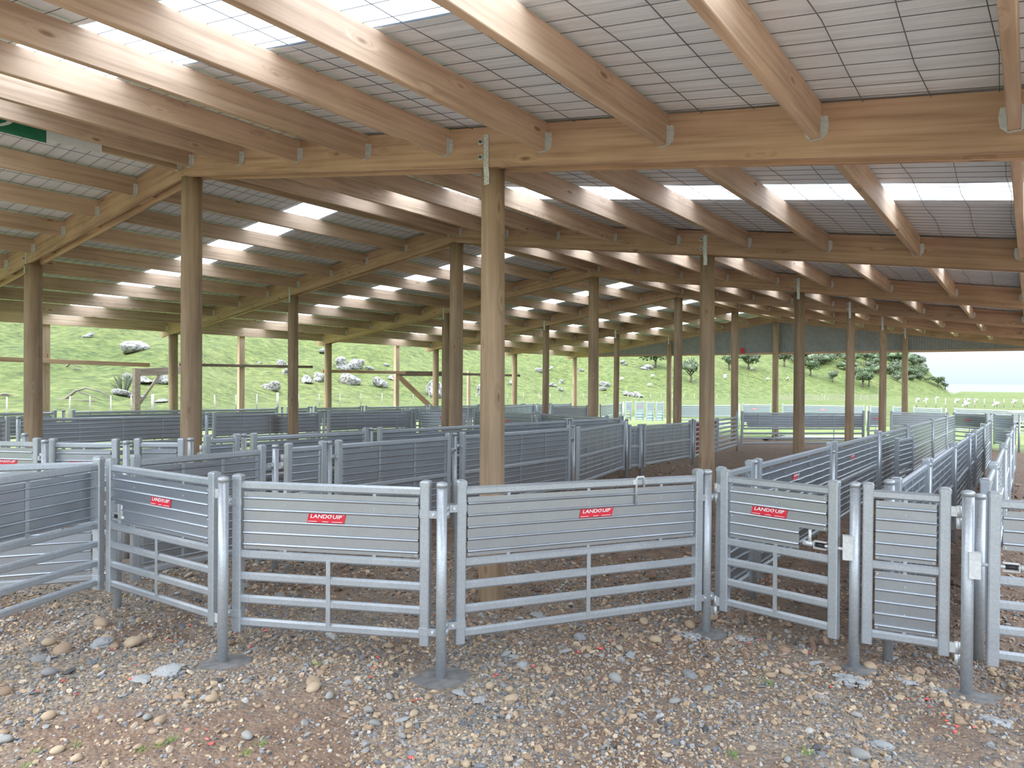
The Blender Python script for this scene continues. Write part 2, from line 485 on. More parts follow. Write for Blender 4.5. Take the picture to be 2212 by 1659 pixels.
# near ground: uneven sheet of gravel and dirt
def gnoise(x, y):
    return (0.012*math.sin(2.3*x+1.1*y)+0.010*math.sin(-1.7*x+3.1*y+1)+0.006*math.sin(6.1*x+5.3*y)+0.004*math.sin(11*x-9*y))
gx_ = np.concatenate([np.arange(-24, -9, 0.5), np.arange(-9, 3, 0.08), np.arange(3, 7.1, 0.5)])
gy_ = np.concatenate([np.arange(-5, 1, 0.5), np.arange(1, 10, 0.08), np.arange(10, 38.1, 0.5)])
PITS = []
def ground_z(x, y):
    z = gz(x, y) + gnoise(x, y)
    for (qx, qy, qr, qd) in PITS:
        d = math.hypot(x-qx, y-qy)/qr
        if d < 1.6:
            z -= qd*max(0.0, 1-d) if d < 1 else -0.25*qd*(1.6-d)*(d-1)*6
    return z

# ------------------------------------------------------------------ shed frame
S_B, Y1 = 4.5, 4.371
XR, XM, XL, XE, XW = -7.5, -3.33, -11.63, -15.98, 1.02
SL, ZRB, RD, PD = 0.1433, 3.848, 0.305, 0.205
def zb(x): return ZRB - SL*abs(x-XR)
def zt(x): return zb(x) + RD
YF = [Y1 + S_B*(i-1) for i in range(0, 7)]
SLO = math.atan(SL)
ceiling = empty('ceiling', (XR, 0, 0)); ceiling['kind'] = 'structure'
def cpart(name, me, loc, rot=(0, 0, 0)):
    return link(name, me, ceiling, loc=(loc[0]-XR, loc[1], loc[2]), rot=rot)

# rafters: two boards clasp the pole tops, blocks between
def beam_mesh(name, mat, lx, ly, lz):
    c = 0.004
    lp = oct_loop(ly/2, lz/2, c)
    return MB().loft([[(-lx/2, p[0], p[1]) for p in lp], [(lx/2, p[0], p[1]) for p in lp]]).mesh(name, mat)
for i, yf in enumerate(YF):
    for side, xe in ((1, 1.25), (-1, -16.35)):
        x0 = XR + 0.004*side; x1 = xe
        L_ = abs(x1-x0)/math.cos(SLO)
        xm = (x0+x1)/2
        me = beam_mesh('rafter', M_RAFTER, L_, 0.045, RD*math.cos(SLO))
        for dy in (-0.07, 0.07):
            cpart('rafter', me, (xm, yf+dy, zb(xm)+RD/2), (0, SLO*side, 0))
        blk = beam_mesh('spacer_block', M_RAFTER, 0.30, 0.092, 0.2)
        for k in range(6):
            xx = XR + side*(1.0 + 1.35*k)
            if abs(xx-x1) > 0.4:
                cpart('spacer_block', blk, (xx, yf, zb(xx)+0.13), (0, SLO*side, 0))
# purlins with joist hangers
hang = MB()
hang.box((0.029, 0, 0.055), (0.003, 0.035, 0.13)); hang.box((-0.029, 0, 0.055), (0.003, 0.035, 0.13)); hang.box((0, 0, -0.012), (0.061, 0.035, 0.003))
for s_ in (-1, 1):
    hang.add([(s_*0.03, 0.019, 0.12), (s_*0.03, 0.019, -0.005), (s_*0.058, 0.019, 0.02), (s_*0.066, 0.019, 0.07), (s_*0.058, 0.019, 0.12),
              (s_*0.03, 0.016, 0.12), (s_*0.03, 0.016, -0.005), (s_*0.058, 0.016, 0.02), (s_*0.066, 0.016, 0.07), (s_*0.058, 0.016, 0.12)],
             [(0, 1, 2, 3, 4), (9, 8, 7, 6, 5), (1, 6, 7, 2), (2, 7, 8, 3), (3, 8, 9, 4)])
    for zz in (0.03, 0.08):
        hang.cyl((s_*0.046, 0.0155, zz), (s_*0.046, 0.010, zz), 0.006, n=6)
HANG = hang.mesh('joist_hanger', M_STRAP)
HANG_FAR = HANG
PX = [-0.1-0.913*k+0.03 for k in range(-1, 9)] + [-7.615-0.945*k for k in range(0, 10)]
PMESH = {}
for b in range(6):
    ya, yb_ = YF[b]+0.0925, YF[b+1]-0.0925
    lp = oct_loop(0.0265, PD/2, 0.004)
    me = MB().loft([[(p[0], -(yb_-ya)/2, p[1]) for p in lp], [(p[0], (yb_-ya)/2, p[1]) for p in lp]]).mesh('purlin', M_PURLIN)
    for x in PX:
        pu = cpart('purlin', me, (x, (ya+yb_)/2, zt(x)-PD/2-0.004))
        link('joist_hanger', HANG, pu, loc=(0, (yb_-ya)/2-0.0195, -PD/2+0.008))
        link('joist_hanger', HANG, pu, loc=(0, -(yb_-ya)/2+0.0195, -PD/2+0.008), rot=(0, 0, math.pi))
# foil, netting, clear sheets, roof steel
SKYY = [(1.99, 2.65), (6.37, 6.98), (10.74, 11.37), (15.9, 16.55), (20.3, 20.95), (24.6, 25.25)]
def slope_strip(mb, side, ya, yb_, h, xe, nx=30, ny=6, wav=0.0, corr=False):
    xs = np.linspace(XR, xe, nx+1)
    ys = np.linspace(ya, yb_, ny+1)
    vs = []
    for x in xs:
        for y in ys:
            z = zt(x)+h
            if wav:
                ph = (abs(x-XR) % 0.93)/0.93
                z -= wav*math.sin(math.pi*ph)*(0.6+0.4*math.sin(5.1*y+1.7*x)) - 0.25*wav*math.sin(21*y)
            if corr:
                z += 0.008*math.cos(2*math.pi*y/0.076)
            vs.append((x-XR, y, z))
    fs = [(i*(ny+1)+j, (i+1)*(ny+1)+j, (i+1)*(ny+1)+j+1, i*(ny+1)+j+1) for i in range(nx) for j in range(ny)]
    mb.add(vs, fs, True)
for b in range(6):
    y0, y1 = YF[b], YF[b+1]
    if b == 0: y0 -= 0.12
    s0, s1 = SKYY[b]
    for side, xe in ((1, 1.3), (-1, -16.4)):
        for (a, c) in ((y0, s0), (s1, y1)):
            mb = MB(); slope_strip(mb, side, a, c, 0.022, xe, 72, 18, 0.012); mb.build('foil_sheet', M_FOIL, ceiling)
            mb = MB(); slope_strip(mb, side, a, c, 0.035, xe, 4, 4); slope_strip(mb, side, a, c, 0.05, xe, 4, 4); mb.build('roof_sheet', M_ROOF, ceiling)
        mb = MB(); slope_strip(mb, side, s0-0.02, s1+0.02, 0.020, xe, 4, 54, corr=True); mb.build('skylight_sheet', M_SKY, ceiling)
        mb = MB()
        wr = 0.0022 if b < 2 else 0.0026
        y = y0+0.05
        while y < y1:
            j = rnd.uniform(-0.01, 0.01)
            for k in range(19):
                xa = XR+(xe-XR)*k/19; xb2 = XR+(xe-XR)*(k+1)/19
                mb.cyl((xa-XR, y+j, zt(xa)-0.004), (xb2-XR, y+j, zt(xb2)-0.004), wr, n=4, cap=False)
            y += 0.152
        x = XR+side*0.12
        while (x < xe) if side > 0 else (x > xe):
            w = rnd.uniform(-0.012, 0.012)
            n_ = 8
            for k in range(n_):
                a = y0+(y1-y0)*k/n_; c = y0+(y1-y0)*(k+1)/n_
                mb.cyl((x-XR+0.014*math.sin(k*2.1+x*7), a, zt(x)-0.009), (x-XR+0.014*math.sin((k+1)*2.1+x*7), c, zt(x)-0.009), wr*1.15, n=4, cap=False)
            x += side*0.302
        mb.build('wire_netting', M_WIRE, ceiling)['kind'] = 'stuff'
MB().box((0, (YF[0]+YF[-1])/2, zt(XR)+0.09), (0.5, YF[-1]-YF[0]+0.5, 0.004)).build('ridge_cap', M_ROOF, ceiling)
# printed foil offcut showing between the ridge purlins of the first bay
mb = MB(); mb.box((-0.072, 2.0, 3.97), (0.004, 1.9, 0.21)); mb.build('printed_foil', M_GREEN, ceiling)['label'] = 'green printed patch on the roof foil at the ridge'
mb = MB(); mb.box((-0.072, 3.2, 3.985), (0.004, 0.5, 0.18)); mb.build('printed_foil', M_FOIL, ceiling)
mb = MB()
for k in range(12):
    a0, a1 = math.pi+math.pi*k/12, math.pi+math.pi*(k+1)/12
    mb.add([(-0.069, 2.35+r_*math.cos(a_), 4.02+0.42*r_*math.sin(a_)) for r_, a_ in ((0.34, a0), (0.34, a1), (0.30, a1), (0.30, a0))], [(0, 1, 2, 3)])
mb.build('printed_arc', M_WHITE, ceiling)
# gable wall: vertical corrugated cladding over a timber bottom edge
gw = MB(); yg = YF[-1]+0.17; xs = np.arange(-16.0, 1.06, 0.02); v0 = []
for x in xs:
    yy = yg + 0.009*math.cos(2*math.pi*x/0.0762)
    v0 += [(x, yy, 2.69), (x, yy, max(zt(x), 2.72))]
gw.add(v0, [(2*i, 2*i+2, 2*i+3, 2*i+1) for i in range(len(xs)-1)], True)
gw.add([(p[0], p[1]+0.012, p[2]) for p in v0], [(2*i+1, 2*i+3, 2*i+2, 2*i) for i in range(len(xs)-1)], True)
wb = gw.build('wall_back', M_CLAD); wb['kind'] = 'structure'
link('bottom_girt', beam_mesh('bottom_girt', M_RAFTER, 17.1, 0.045, 0.07), wb, loc=(-7.5, yg-0.045, 2.70))
MB().box((0, 0, 0), (0.13, 0.02, 0.20)).build('red_tag', M_RED, wb, loc=(-8.75, yg-0.08, 2.83))
for k in range(0, 17):
    MB().cyl((0, 0, 0), (0, -0.012, 0), 0.008, n=6).build('roofing_screw', M_STRAP, wb, loc=(-15.4+k, yg-0.01, 2.80))

# poles
def pole(name, x, y, r0, r1, top, label, strap, group):
    base = ground_z(x, y)
    h = top-base
    mb = MB(); n = 20; loops = []; ph = rnd.uniform(0, 6)
    for k in range(13):
        t = k/12; r = r0+(r1-r0)*t
        loops.append([((r*(1+0.018*math.sin(3*a+ph+t*4)+0.012*math.sin(5*a+7*t)))*math.cos(a)+0.008*math.sin(3*t+ph),
                       (r*(1+0.018*math.sin(3*a+ph+t*4)+0.012*math.sin(5*a+7*t)))*math.sin(a), -0.25+(h+0.25)*t) for a in np.linspace(0, 2*math.pi, n, endpoint=False)])
    mb.loft(loops, True)
    o = mb.build(name, M_POLE, None, loc=(x, y, base))
    tag(o, label, 'pole', group)
    MB().box((0, 0, h+0.12), (0.14, 0.09, 0.26)).build('tenon', M_POLE, o)
    if strap:
        st = MB(); yy = -0.096; sx = 0.0
        pts = [(0.0, yy, h+0.245), (0.0, yy, h), (0.004, -r1-0.004, h-0.05), (0.004, -r1-0.004, h-0.13)]
        w = 0.024
        for q in range(3):
            a, c = pts[q], pts[q+1]
            st.add([(a[0]-w, a[1], a[2]), (a[0]+w, a[1], a[2]), (c[0]+w, c[1], c[2]), (c[0]-w, c[1], c[2]),
                    (a[0]-w, a[1]-0.002, a[2]), (a[0]+w, a[1]-0.002, a[2]), (c[0]+w, c[1]-0.002, c[2]), (c[0]-w, c[1]-0.002, c[2])],
                   [(0, 1, 2, 3), (7, 6, 5, 4), (0, 3, 7, 4), (1, 5, 6, 2)])
        so = st.build('nail_strap', M_STRAP, o)
        nb = MB()
        for q in range(11):
            zz = h+0.23-q*0.022
            nb.cyl((-0.012+0.024*(q % 2), yy-0.001, zz), (-0.012+0.024*(q % 2), yy-0.004, zz), 0.003, n=5)
        for q in range(5):
            nb.cyl((-0.008+0.024*(q % 2), -r1-0.004, h-0.065-q*0.013), (-0.008+0.024*(q % 2), -r1-0.009, h-0.065-q*0.013), 0.003, n=5)
        nb.build('nail_heads', M_BOLT, so)['kind'] = 'stuff'
        for zz in (h+0.20, h+0.085):
            wa = MB().box((-0.052, yy, zz), (0.042, 0.005, 0.042)).build('washer', M_STRAP, o)
            MB().cyl((-0.052, yy-0.002, zz), (-0.052, yy-0.014, zz), 0.012, n=8).build('bolt', M_BOLT, wa)
    return o
ORD = ['first', 'second', 'third', 'fourth', 'fifth', 'last']
for i in range(1, 7):
    y = YF[i]
    cnt = {1: 'sixth', 2: 'fifth', 3: 'fourth', 4: 'third', 5: 'second', 6: 'first'}[i]
    pole('timber_pole', XR, y, 0.112, 0.108, zb(XR), 'thick round timber pole under the roof ridge, %s counting from the gable wall' % cnt, False, 'round timber poles of the shed')
    if i == 1: PITS.append((XM, y, 0.5, 0.05))
    pole('timber_pole', XM, y, 0.1, 0.088, zb(XM), 'round timber pole between ridge and seaward eave, %s counting from the gable wall' % cnt, True, 'round timber poles of the shed')
    pole('timber_pole', XL, y, 0.118 if i == 1 else 0.1, 0.112 if i == 1 else 0.095, zb(XL), 'round timber pole midway between ridge and hillside eave, %s counting from the gable wall' % cnt, True, 'round timber poles of the shed')
    pole('timber_pole', XE, y, 0.105, 0.10, zb(XE), 'round timber pole at the hillside eave, %s counting from the gable wall' % cnt, False, 'round timber poles of the shed')
    pole('timber_pole', XW, y, 0.1, 0.095, zb(XW), 'round timber pole at the seaward eave, %s counting from the gable wall' % cnt, False, 'round timber poles of the shed')

# ------------------------------------------------------------------ steel yard panels
UP = 0.0275
_cap = MB()
for_l = [(0.0305, -0.034), (0.0305, -0.013), (0.024, -0.005), (0.012, 0.0)]
_cap.loft([[(p[0], p[1], z) for p in oct_loop(s_, s_, s_*0.22)] for s_, z in for_l], False)
CAP = _cap.mesh('cap', M_GALV)
def dome_mesh(r):
    mb = MB(); n = 18; loops = []
    for rr, z in ((1.03, -0.03), (1.03, -0.011), (0.85, -0.004), (0.45, 0.0)):
        loops.append([(r*rr*math.cos(2*math.pi*i/n), r*rr*math.sin(2*math.pi*i/n), z) for i in range(n)])
    return mb.loft(loops, True).mesh('cap', M_PIPE)
PCAP = dome_mesh(0.0305)
UPM = {}
def upright_mesh(z0, z1):
    k = (round(z0, 3), round(z1, 3))
    if k not in UPM:
        lp = oct_loop(UP, UP, 0.006)
        UPM[k] = MB().loft([[(p[0], p[1], z0) for p in lp], [(p[0], p[1], z1-0.02) for p in lp]]).mesh('upright', M_GALV)
    return UPM[k]
RAILM = {}
def rail_mesh(L, h=0.05, w=0.034):
    k = (round(L, 2), h)
    if k not in RAILM:
        lp = oct_loop(w/2, h/2, 0.011)
        RAILM[k] = MB().loft([[(-L/2, p[0], p[1]) for p in lp], [(L/2, p[0], p[1]) for p in lp]], False).mesh('rail', M_GALV)
    return RAILM[k]
RIB = 0.068
def sheet_mesh(rects, ribs, front, amp):
    mb = MB()
    for (x0, x1, z0, z1) in rects:
        prof = [(z0, 0.0)]
        for rz in ribs:
            if z0+0.016 < rz < z1-0.016:
                prof += [(rz-0.0125, 0.0), (rz-0.009, 0.0), (rz-0.006, 0.72), (rz, 1.0), (rz+0.006, 0.72), (rz+0.009, 0.0), (rz+0.0125, 0.0)]
        prof.append((z1, 0.0))
        n = max(2, int((x1-x0)/0.11)) if amp > 0.003 else max(1, int((x1-x0)/0.4))
        vs = []; bk = []; m = len(prof)
        for i in range(n+1):
            x = x0+(x1-x0)*i/n
            w = amp*math.sin(2*math.pi*x/0.43+z0*9)
            for z, q in prof:
                vs.append((x, front*(0.0115*q) + w*math.sin(math.pi*(z-z0)/(z1-z0)), z))
                bk.append((x, -front*(0.0022+0.0105*q) + w*math.sin(math.pi*(z-z0)/(z1-z0)), z))
        fs = [(i*m+j, (i+1)*m+j, (i+1)*m+j+1, i*m+j+1) for i in range(n) for j in range(m-1)]
        mb.add(vs, fs, False)
        mb.add(bk, [tuple(reversed(f)) for f in fs], False)
    return mb.mesh('sheet', M_SHEET)
# sticker with lettering
fc = bpy.data.curves.new('lettering', 'FONT'); fc.body = 'LANDQUIP'; fc.size = 1.0; fc.offset = 0.016; fc.shear = 0.18; fc.align_x = 'CENTER'; fc.align_y = 'CENTER'; fc.extrude = 0.01
fo = bpy.data.objects.new('lettering', fc); COL.objects.link(fo)
dg = bpy.context.evaluated_depsgraph_get(); dg.update()
tm = bpy.data.meshes.new_from_object(fo.evaluated_get(dg))
bpy.data.objects.remove(fo)
tv_ = np.array([v.co for v in tm.vertices])
OKV = (np.abs(tv_[:, 0]) < 3.2) & (np.abs(tv_[:, 1]) < 1.0)      # the outline offset throws a few stray points
tv_[~OKV] = tv_[OKV][0]
wx = tv_[:, 0].max()-tv_[:, 0].min(); wy = tv_[:, 1].max()-tv_[:, 1].min()
LETV = [((p[0]-(tv_[:, 0].max()+tv_[:, 0].min())/2)/wx*0.196, -0.0012-p[2]*0.03, 0.008+(p[1]-(tv_[:, 1].max()+tv_[:, 1].min())/2)/wy*0.026) for p in tv_]
LETF = [tuple(p.vertices) for p in tm.polygons if all(OKV[i] for i in p.vertices)]
lm = MB(); lm.add(LETV, LETF)
for (a, b_) in ((-0.108, -0.052), (-0.018, 0.018), (0.04, 0.105)):
    lm.box(((a+b_)/2-0.006, -0.0010, -0.0205), (b_-a, 0.0012, 0.0028))
lm.cyl((0.106, 0, 0.021), (0.106, -0.0014, 0.021), 0.0022, n=8)
LETM = lm.mesh('lettering', M_WHITE)
sm = MB(); q = [(-0.121, -0.027), (0.108, -0.027), (0.121, 0.027), (-0.108, 0.027)]
sm.loft([[(p[0], 0.0006, p[1]) for p in q], [(p[0], -0.0006, p[1]) for p in q]])
STKM = sm.mesh('sticker', M_RED)
CLAMPZ = (0.925, 0.265)
def clamp_mesh(dx):
    """band round an upright at 0, link plate, band round a pipe at dx"""
    mb = MB(); h = 0.042; s_ = 1 if dx > 0 else -1; d = abs(dx)
    lp = oct_loop(0.0315, 0.0315, 0.008)
    mb.loft([[(p[0], p[1], -h/2) for p in lp], [(p[0], p[1], h/2) for p in lp]])
    ring = [(0.034*math.cos(a)+dx, 0.034*math.sin(a)) for a in np.linspace(0, 2*math.pi, 16, endpoint=False)]
    mb.loft([[(p[0], p[1], -h/2) for p in ring], [(p[0], p[1], h/2) for p in ring]], True)
    mb.box((dx/2, -0.024, 0), (max(0.02, d-0.05), 0.005, h)); mb.box((dx/2, 0.024, 0), (max(0.02, d-0.05), 0.005, h))
    return mb.mesh('clamp', M_GALV)
BOLTM = MB().cyl((0, -0.026, 0), (0, -0.036, 0), 0.011, 0.007, n=10).mesh('bolt', M_STRAP)

def panel(name, label, A, B, kind='full', front=-1, group=None, cat='panel', dz=0.0, top=1.085, straps=None, sticker=None,
          latch=None, hinge=None, cl=None, cr=None, amp=0.0016, bars=True, cut=None, board=None, red=False, bolts=True):
    A, B = Vector((A[0], A[1], 0)), Vector((B[0], B[1], 0))
    L = (B-A).length
    za, zb_ = gz(A.x, A.y)+dz, gz(B.x, B.y)+dz
    root = empty(name, (A.x, A.y, za), math.atan2(B.y-A.y, B.x-A.x)+0.003, -math.atan2(zb_-za, L))
    tag(root, label, cat, group)
    k = (top-0.155)/0.93
    def Z(z): return 0.155+(z-0.155)*k
    um = upright_mesh(0.155, top)
    for x in (0.0, L):
        u = link('upright', um, root, loc=(x, 0, 0))
        link('cap', CAP, u, loc=(0, 0, top))
    x0, x1 = UP, L-UP
    rl = x1-x0
    zr = [Z(1.018), Z(0.61), Z(0.21)] + ([Z(0.48), Z(0.345)] if kind == 'half' else [])
    if kind == 'bars': zr = [Z(v) for v in (1.018, 0.90, 0.78, 0.66, 0.54, 0.42, 0.30, 0.19)]
    for z in zr:
        link('rail', rail_mesh(rl), root, loc=(L/2, 0, z))
    sh = []
    g = 0.012
    if kind in ('half', 'full'):
        sh.append((Z(0.645), Z(0.983)))
    if kind == 'full':
        sh.append((Z(0.243), Z(0.578)))
    for (a, b_) in sh:
        ribs = [b_-0.038-RIB*i for i in range(6)]
        rects = [(x0+g, x1-g, a, b_)]
        if latch and a > 0.5 and kind == 'half':
            c = 0.165
            if latch == 'L': rects = [(x0+g, x1-g, a+0.13, b_), (x0+g+c*0.75, x1-g, a, a+0.13)]
            else: rects = [(x0+g, x1-g, a+0.13, b_), (x0+g, x1-g-c, a, a+0.13)]
        if red:
            continue
        so = link('sheet', sheet_mesh(rects, ribs, front, amp), root, loc=(0, front*0.008, 0))
        if bolts:
            rv = MB()
            nx = max(1, int(L/0.45))
            for i in range(nx):
                xx = x0+rl*(i+0.5)/nx
                for zz in (b_-0.075, a+0.1):
                    if rects[0][2] < zz:
                        rv.cyl((xx, front*0.0, zz), (xx, front*0.0045, zz), 0.005, 0.003, n=6)
            for xx in (x0+g+0.012, x1-g-0.012):
                for zz in (b_-0.015, rects[0][2]+0.012):
                    rv.cyl((xx, 0, zz), (xx, front*0.005, zz), 0.006, 0.004, n=6)
            rv.build('rivets', M_STRAP, so)['kind'] = 'stuff'
        # weld tabs between sheet and rails
        tb = MB()
        for i in range(max(1, int(L/0.5))):
            xx = x0+rl*(i+0.5)/max(1, int(L/0.5))
            tb.box((xx, 0, b_+0.006), (0.02, 0.003, 0.02)); tb.box((xx, 0, a-0.006), (0.02, 0.003, 0.02))
        tb.build('weld_tabs', M_GALV, so)['kind'] = 'stuff'
    if red:
        a, b_ = Z(0.25), Z(0.99)
        mb = MB(); q = [(x0+0.02, b_), (x1-0.03, b_), (x1-0.22*rl-0.03, a), (x0+0.02, a)]
        mb.loft([[(p[0], -0.012, p[1]) for p in q], [(p[0], -0.006, p[1]) for p in q]])
        rs = mb.build('red_board', M_REDPANEL, root); rs['label'] = 'dark red tapering board'
        mb = MB().box((L*0.80, -0.014, Z(0.80)), (L*0.24, 0.003, 0.02)); mb.box((L*0.79, -0.014, Z(0.75)), (L*0.22, 0.003, 0.02)); mb.build('white_stripe', M_WHITE, rs)
    if board is not None:
        MB().box((L/2, 0.03, Z(0.40)), (rl, 0.01, Z(0.57)-Z(0.24))).build('infill_board', board, root)
    if straps is not None:
        n = max(1, int(round(L/straps)))
        for i in range(1, n):
            xx = x0+rl*i/n
            for (a, b_) in sh:
                MB().box((xx, -front*0.006+front*0.008, (a+b_)/2), (0.028, 0.004, b_-a+0.03)).build('strap', M_GALV, root)
        if sh:
            for (a, b_) in sh:
                for xx in (x0+0.02, x1-0.02):
                    MB().box((xx, -front*0.005+front*0.008, (a+b_)/2), (0.035, 0.004, b_-a+0.01)).build('strap', M_GALV, root)
    if kind == 'half' and bars:
        zc = (Z(0.61)+Z(0.21))/2
        for f_ in ((0.5,) if L < 2.6 else (0.25, 0.75)):
            MB().box((x0+rl*f_, -0.019, zc), (0.026, 0.004, Z(0.61)-Z(0.21)-0.01)).build('strap', M_GALV, root)
    if sticker is not None:
        st = link('sticker', STKM, root, loc=(x0+rl*sticker, front*0.0105 if front < 0 else 0.0125, Z(0.845)), rot=(0, 0, 0 if front < 0 else math.pi))
        st['label'] = 'red slanted sticker with white lettering'
        link('lettering', LETM, st, loc=(0, -0.0007, 0))
    for (x, d) in ((0.0, cl), (L, cr)):
        if d is None: continue
        dz_ = 0.0 if x == 0 else -0.03
        for z in CLAMPZ:
            c = link('clamp', clamp_mesh(d), root, loc=(x, 0, Z(z)+dz_))
            link('bolt', BOLTM, c, loc=(d/2, 0, 0))
    if hinge is not None:
        x, d = (0.0, -0.10) if hinge == 'L' else (L, 0.10)
        for z in (0.955, 0.205):
            mb = MB(); s_ = 1 if d > 0 else -1
            mb.box((x+s_*0.042, -0.012, Z(z)), (0.05, 0.006, 0.055)); mb.cyl((x+s_*0.066, -0.005, Z(z)-0.03), (x+s_*0.066, -0.005, Z(z)+0.03), 0.014, n=10)
            mb.cyl((x+s_*0.066, -0.005, Z(z)-0.095), (x+s_*0.066, -0.005, Z(z)-0.035), 0.014, n=10); mb.box((x+s_*0.088, -0.008, Z(z)-0.065), (0.04, 0.006, 0.05))
            mb.build('hinge', M_STRAP, root)
    if latch is not None:
        s_ = 1 if latch == 'R' else -1
        xe = x1-0.02 if latch == 'R' else x0+0.02
        zl = Z(0.685)
        mb = MB(); mb.cyl((xe+s_*0.12, 0, zl), (xe-s_*0.13, 0, zl), 0.009, n=10); mb.cyl((xe-s_*0.095, 0, zl), (xe-s_*0.095, 0, zl+0.085), 0.009, n=10); mb.cyl((xe-s_*0.135, 0, zl), (xe-s_*0.075, 0, zl), 0.015, n=10)
        lo = mb.build('latch', M_STRAP, root); lo['label'] = 'sliding bolt latch with upright handle'
        mb = MB(); mb.box((xe-s_*0.03, 0, zl+0.021), (0.075, 0.03, 0.004)); mb.box((xe-s_*0.03, 0, zl-0.021), (0.075, 0.03, 0.004)); mb.box((xe-s_*0.067, 0, zl), (0.004, 0.03, 0.042))
        mb.build('latch_housing', M_STRAP, lo)
        MB().cyl((xe-s_*0.06, 0, zl), (xe-s_*0.005, 0, zl), 0.0125, n=10).build('spring', M_BLACK, lo)
    return root
def pipe(x, y, label, top=1.08, r=0.0285, group='round steel posts of the yards', perf=False):
    z = ground_z(x, y)
    zz = gz(x, y)
    me = MB().cyl((0, 0, -0.12), (0, 0, top-0.02+zz-z), r, n=18).mesh('steel_post', M_PIPE)
    o = link('steel_post', me, None, loc=(x, y, z))
    tag(o, label, 'post', group)
    link('cap', PCAP, o, loc=(0, 0, top+zz-z), scale=(r/0.0285, r/0.0285, 1))
    return o

GF, GL, GM, GC, GO, GR = ('panels and gates of the front row', 'panels of the race walls', 'panels of the middle wall', 'panels of the left cross row', 'outer yard panels', 'panels of the far rows')
nP1, nP2, nP3, nP4, nP5 = node(483, 1027), node(955, 1039), node(1528, 1012), node(1848, 1039), node(2092, 1057)
# front row
panel('yard_hurdle', 'half-sheeted panel seen from its strap side, meeting the stickered latch gate', (-4.5, 0.37), (-5.32, 2.42), 'half', front=1, group=GF, straps=0.62, cr=0.09)
panel('yard_hurdle', 'fully sheeted pale panel standing behind the half-sheeted panel with strap backs', (-6.62, 0.70), (-5.44, 2.46), 'full', group=GF, straps=None)
panel('yard_gate', 'half-sheeted gate with red sticker and latch cut-out, hinged on the footed post', (-5.21, 2.45), (-4.01, 2.485), 'half', group=GF, cat='gate', sticker=0.53, latch='L', hinge='R')
panel('yard_hurdle', 'half-sheeted panel with red sticker clamped between the two footed posts', (-3.80, 2.515), (-2.755, 3.005), 'half', group=GF, sticker=0.485, cl=-0.09, cr=0.105)
pn = panel('yard_hurdle', 'long half-sheeted panel with red sticker and a hooked rod on its top rail', (-2.62, 3.145), (-1.765, 4.555), 'half', group=GF, sticker=0.535, cl=-0.10, cr=0.10)
mb = MB(); hk = [(1.16, -0.022, 0.87), (1.16, -0.022, 1.04), (1.165, -0.024, 1.052), (1.21, -0.024, 1.052), (1.217, -0.022, 1.04), (1.217, -0.022, 0.985)]
mb.tube(hk, 0.007, 8); mb.box((1.15, -0.018, 1.02), (0.03, 0.012, 0.03)).build('hooked_rod', M_STRAP, pn)
panel('yard_gate', 'half-sheeted gate with red sticker and a square latch opening at its sheet corner', (-1.615, 4.665), (-0.925, 4.55), 'half', group=GF, cat='gate', sticker=0.43, latch='R', hinge='L')
panel('yard_gate', 'narrow gate with two full ribbed sheets beside the latch-box post', (-0.752, 4.58), (-0.375, 4.64), 'full', group=GF, cat='gate', hinge='R')
panel('yard_gate', 'half-sheeted gate with a latch opening beside the post in wet concrete', (-0.148, 4.63), (0.95, 4.86), 'half', group=GF, cat='gate', latch='L')
p_lab = ['round post in a dark concrete disc between the stickered latch gate and footed panel',
         'round post in a dark concrete disc clamped to stickered panels on both sides',
         'round post with pale concrete splash at the head of the race wall',
         'round post with a latch box beside the narrow double-sheeted gate',
         'round post set in wet concrete with a latch box, hinging the narrow gate']
for (n_, l_) in zip((nP1, nP2, nP3, nP4, nP5), p_lab):
    pipe(n_[0], n_[1], l_, r=0.0295)
pipe(-5.33, 2.55, 'round post under the corner where the strap-backed panel meets the latch gate', top=1.0)
for (n_, dx, zl) in ((nP4, -0.035, 0.70), (nP5, 0.03, 0.70)):
    o = MB().box((0, 0, 0), (0.055, 0.05, 0.14)).build('latch_box', M_STRAP, None)
    par = [ob for ob in bpy.data.objects if ob.name.startswith('steel_post') and abs(ob.location.x-n_[0]) < 1e-3 and abs(ob.location.y-n_[1]) < 1e-3][0]
    o.parent = par; o.location = (dx, -0.02, zl); o.rotation_euler = (0, 0, 0.25)
# race wall seen behind the front gates
W1 = [(4.80, 5.42), (5.62, 8.10), (8.34, 11.02), (11.2, 13.92), (14.15, 17.95), (18.12, 21.2), (21.38, 23.6)]
w1x = -1.7
for i, (a, b_) in enumerate(W1):
    lab = ['short sheeted panel starting the wide race wall behind the front gates', 'wavy sheeted race panel with red sticker, next after the short panel', 'wavy sheeted race panel, third from the front gates',
           'wavy sheeted race panel with a small side gate leaning on it', 'long wavy sheeted race panel beyond the small side gate', 'race panel sixth from the front gates in the wide race wall', 'last panel of the wide race wall before the far cross gate'][i]
    panel('race_hurdle', lab, (w1x, a), (w1x, b_), 'full', front=-1, group=GL, amp=0.006, sticker=0.45 if i in (1,) else (0.35 if i == 2 else None))
    if i < 6:
        pipe(w1x, (b_+W1[i+1][0])/2, 'round post in the wide race wall, %s gap from the front gates' % ORD[min(i, 5)] if i < 5 else 'round post in the wide race wall at its far end', top=1.08 if i != 1 else 0.99)
panel('race_gate', 'small dark ladder-sided gate standing inside the wide race', (-1.52, 11.5), (-1.45, 12.5), 'half', group=GL, cat='gate', top=0.98)
w2x = -0.66
W2 = [(4.98, 6.58), (6.74, 9.05), (9.22, 11.5), (11.64, 12.72), (12.9, 15.42), (15.58, 18.3)]
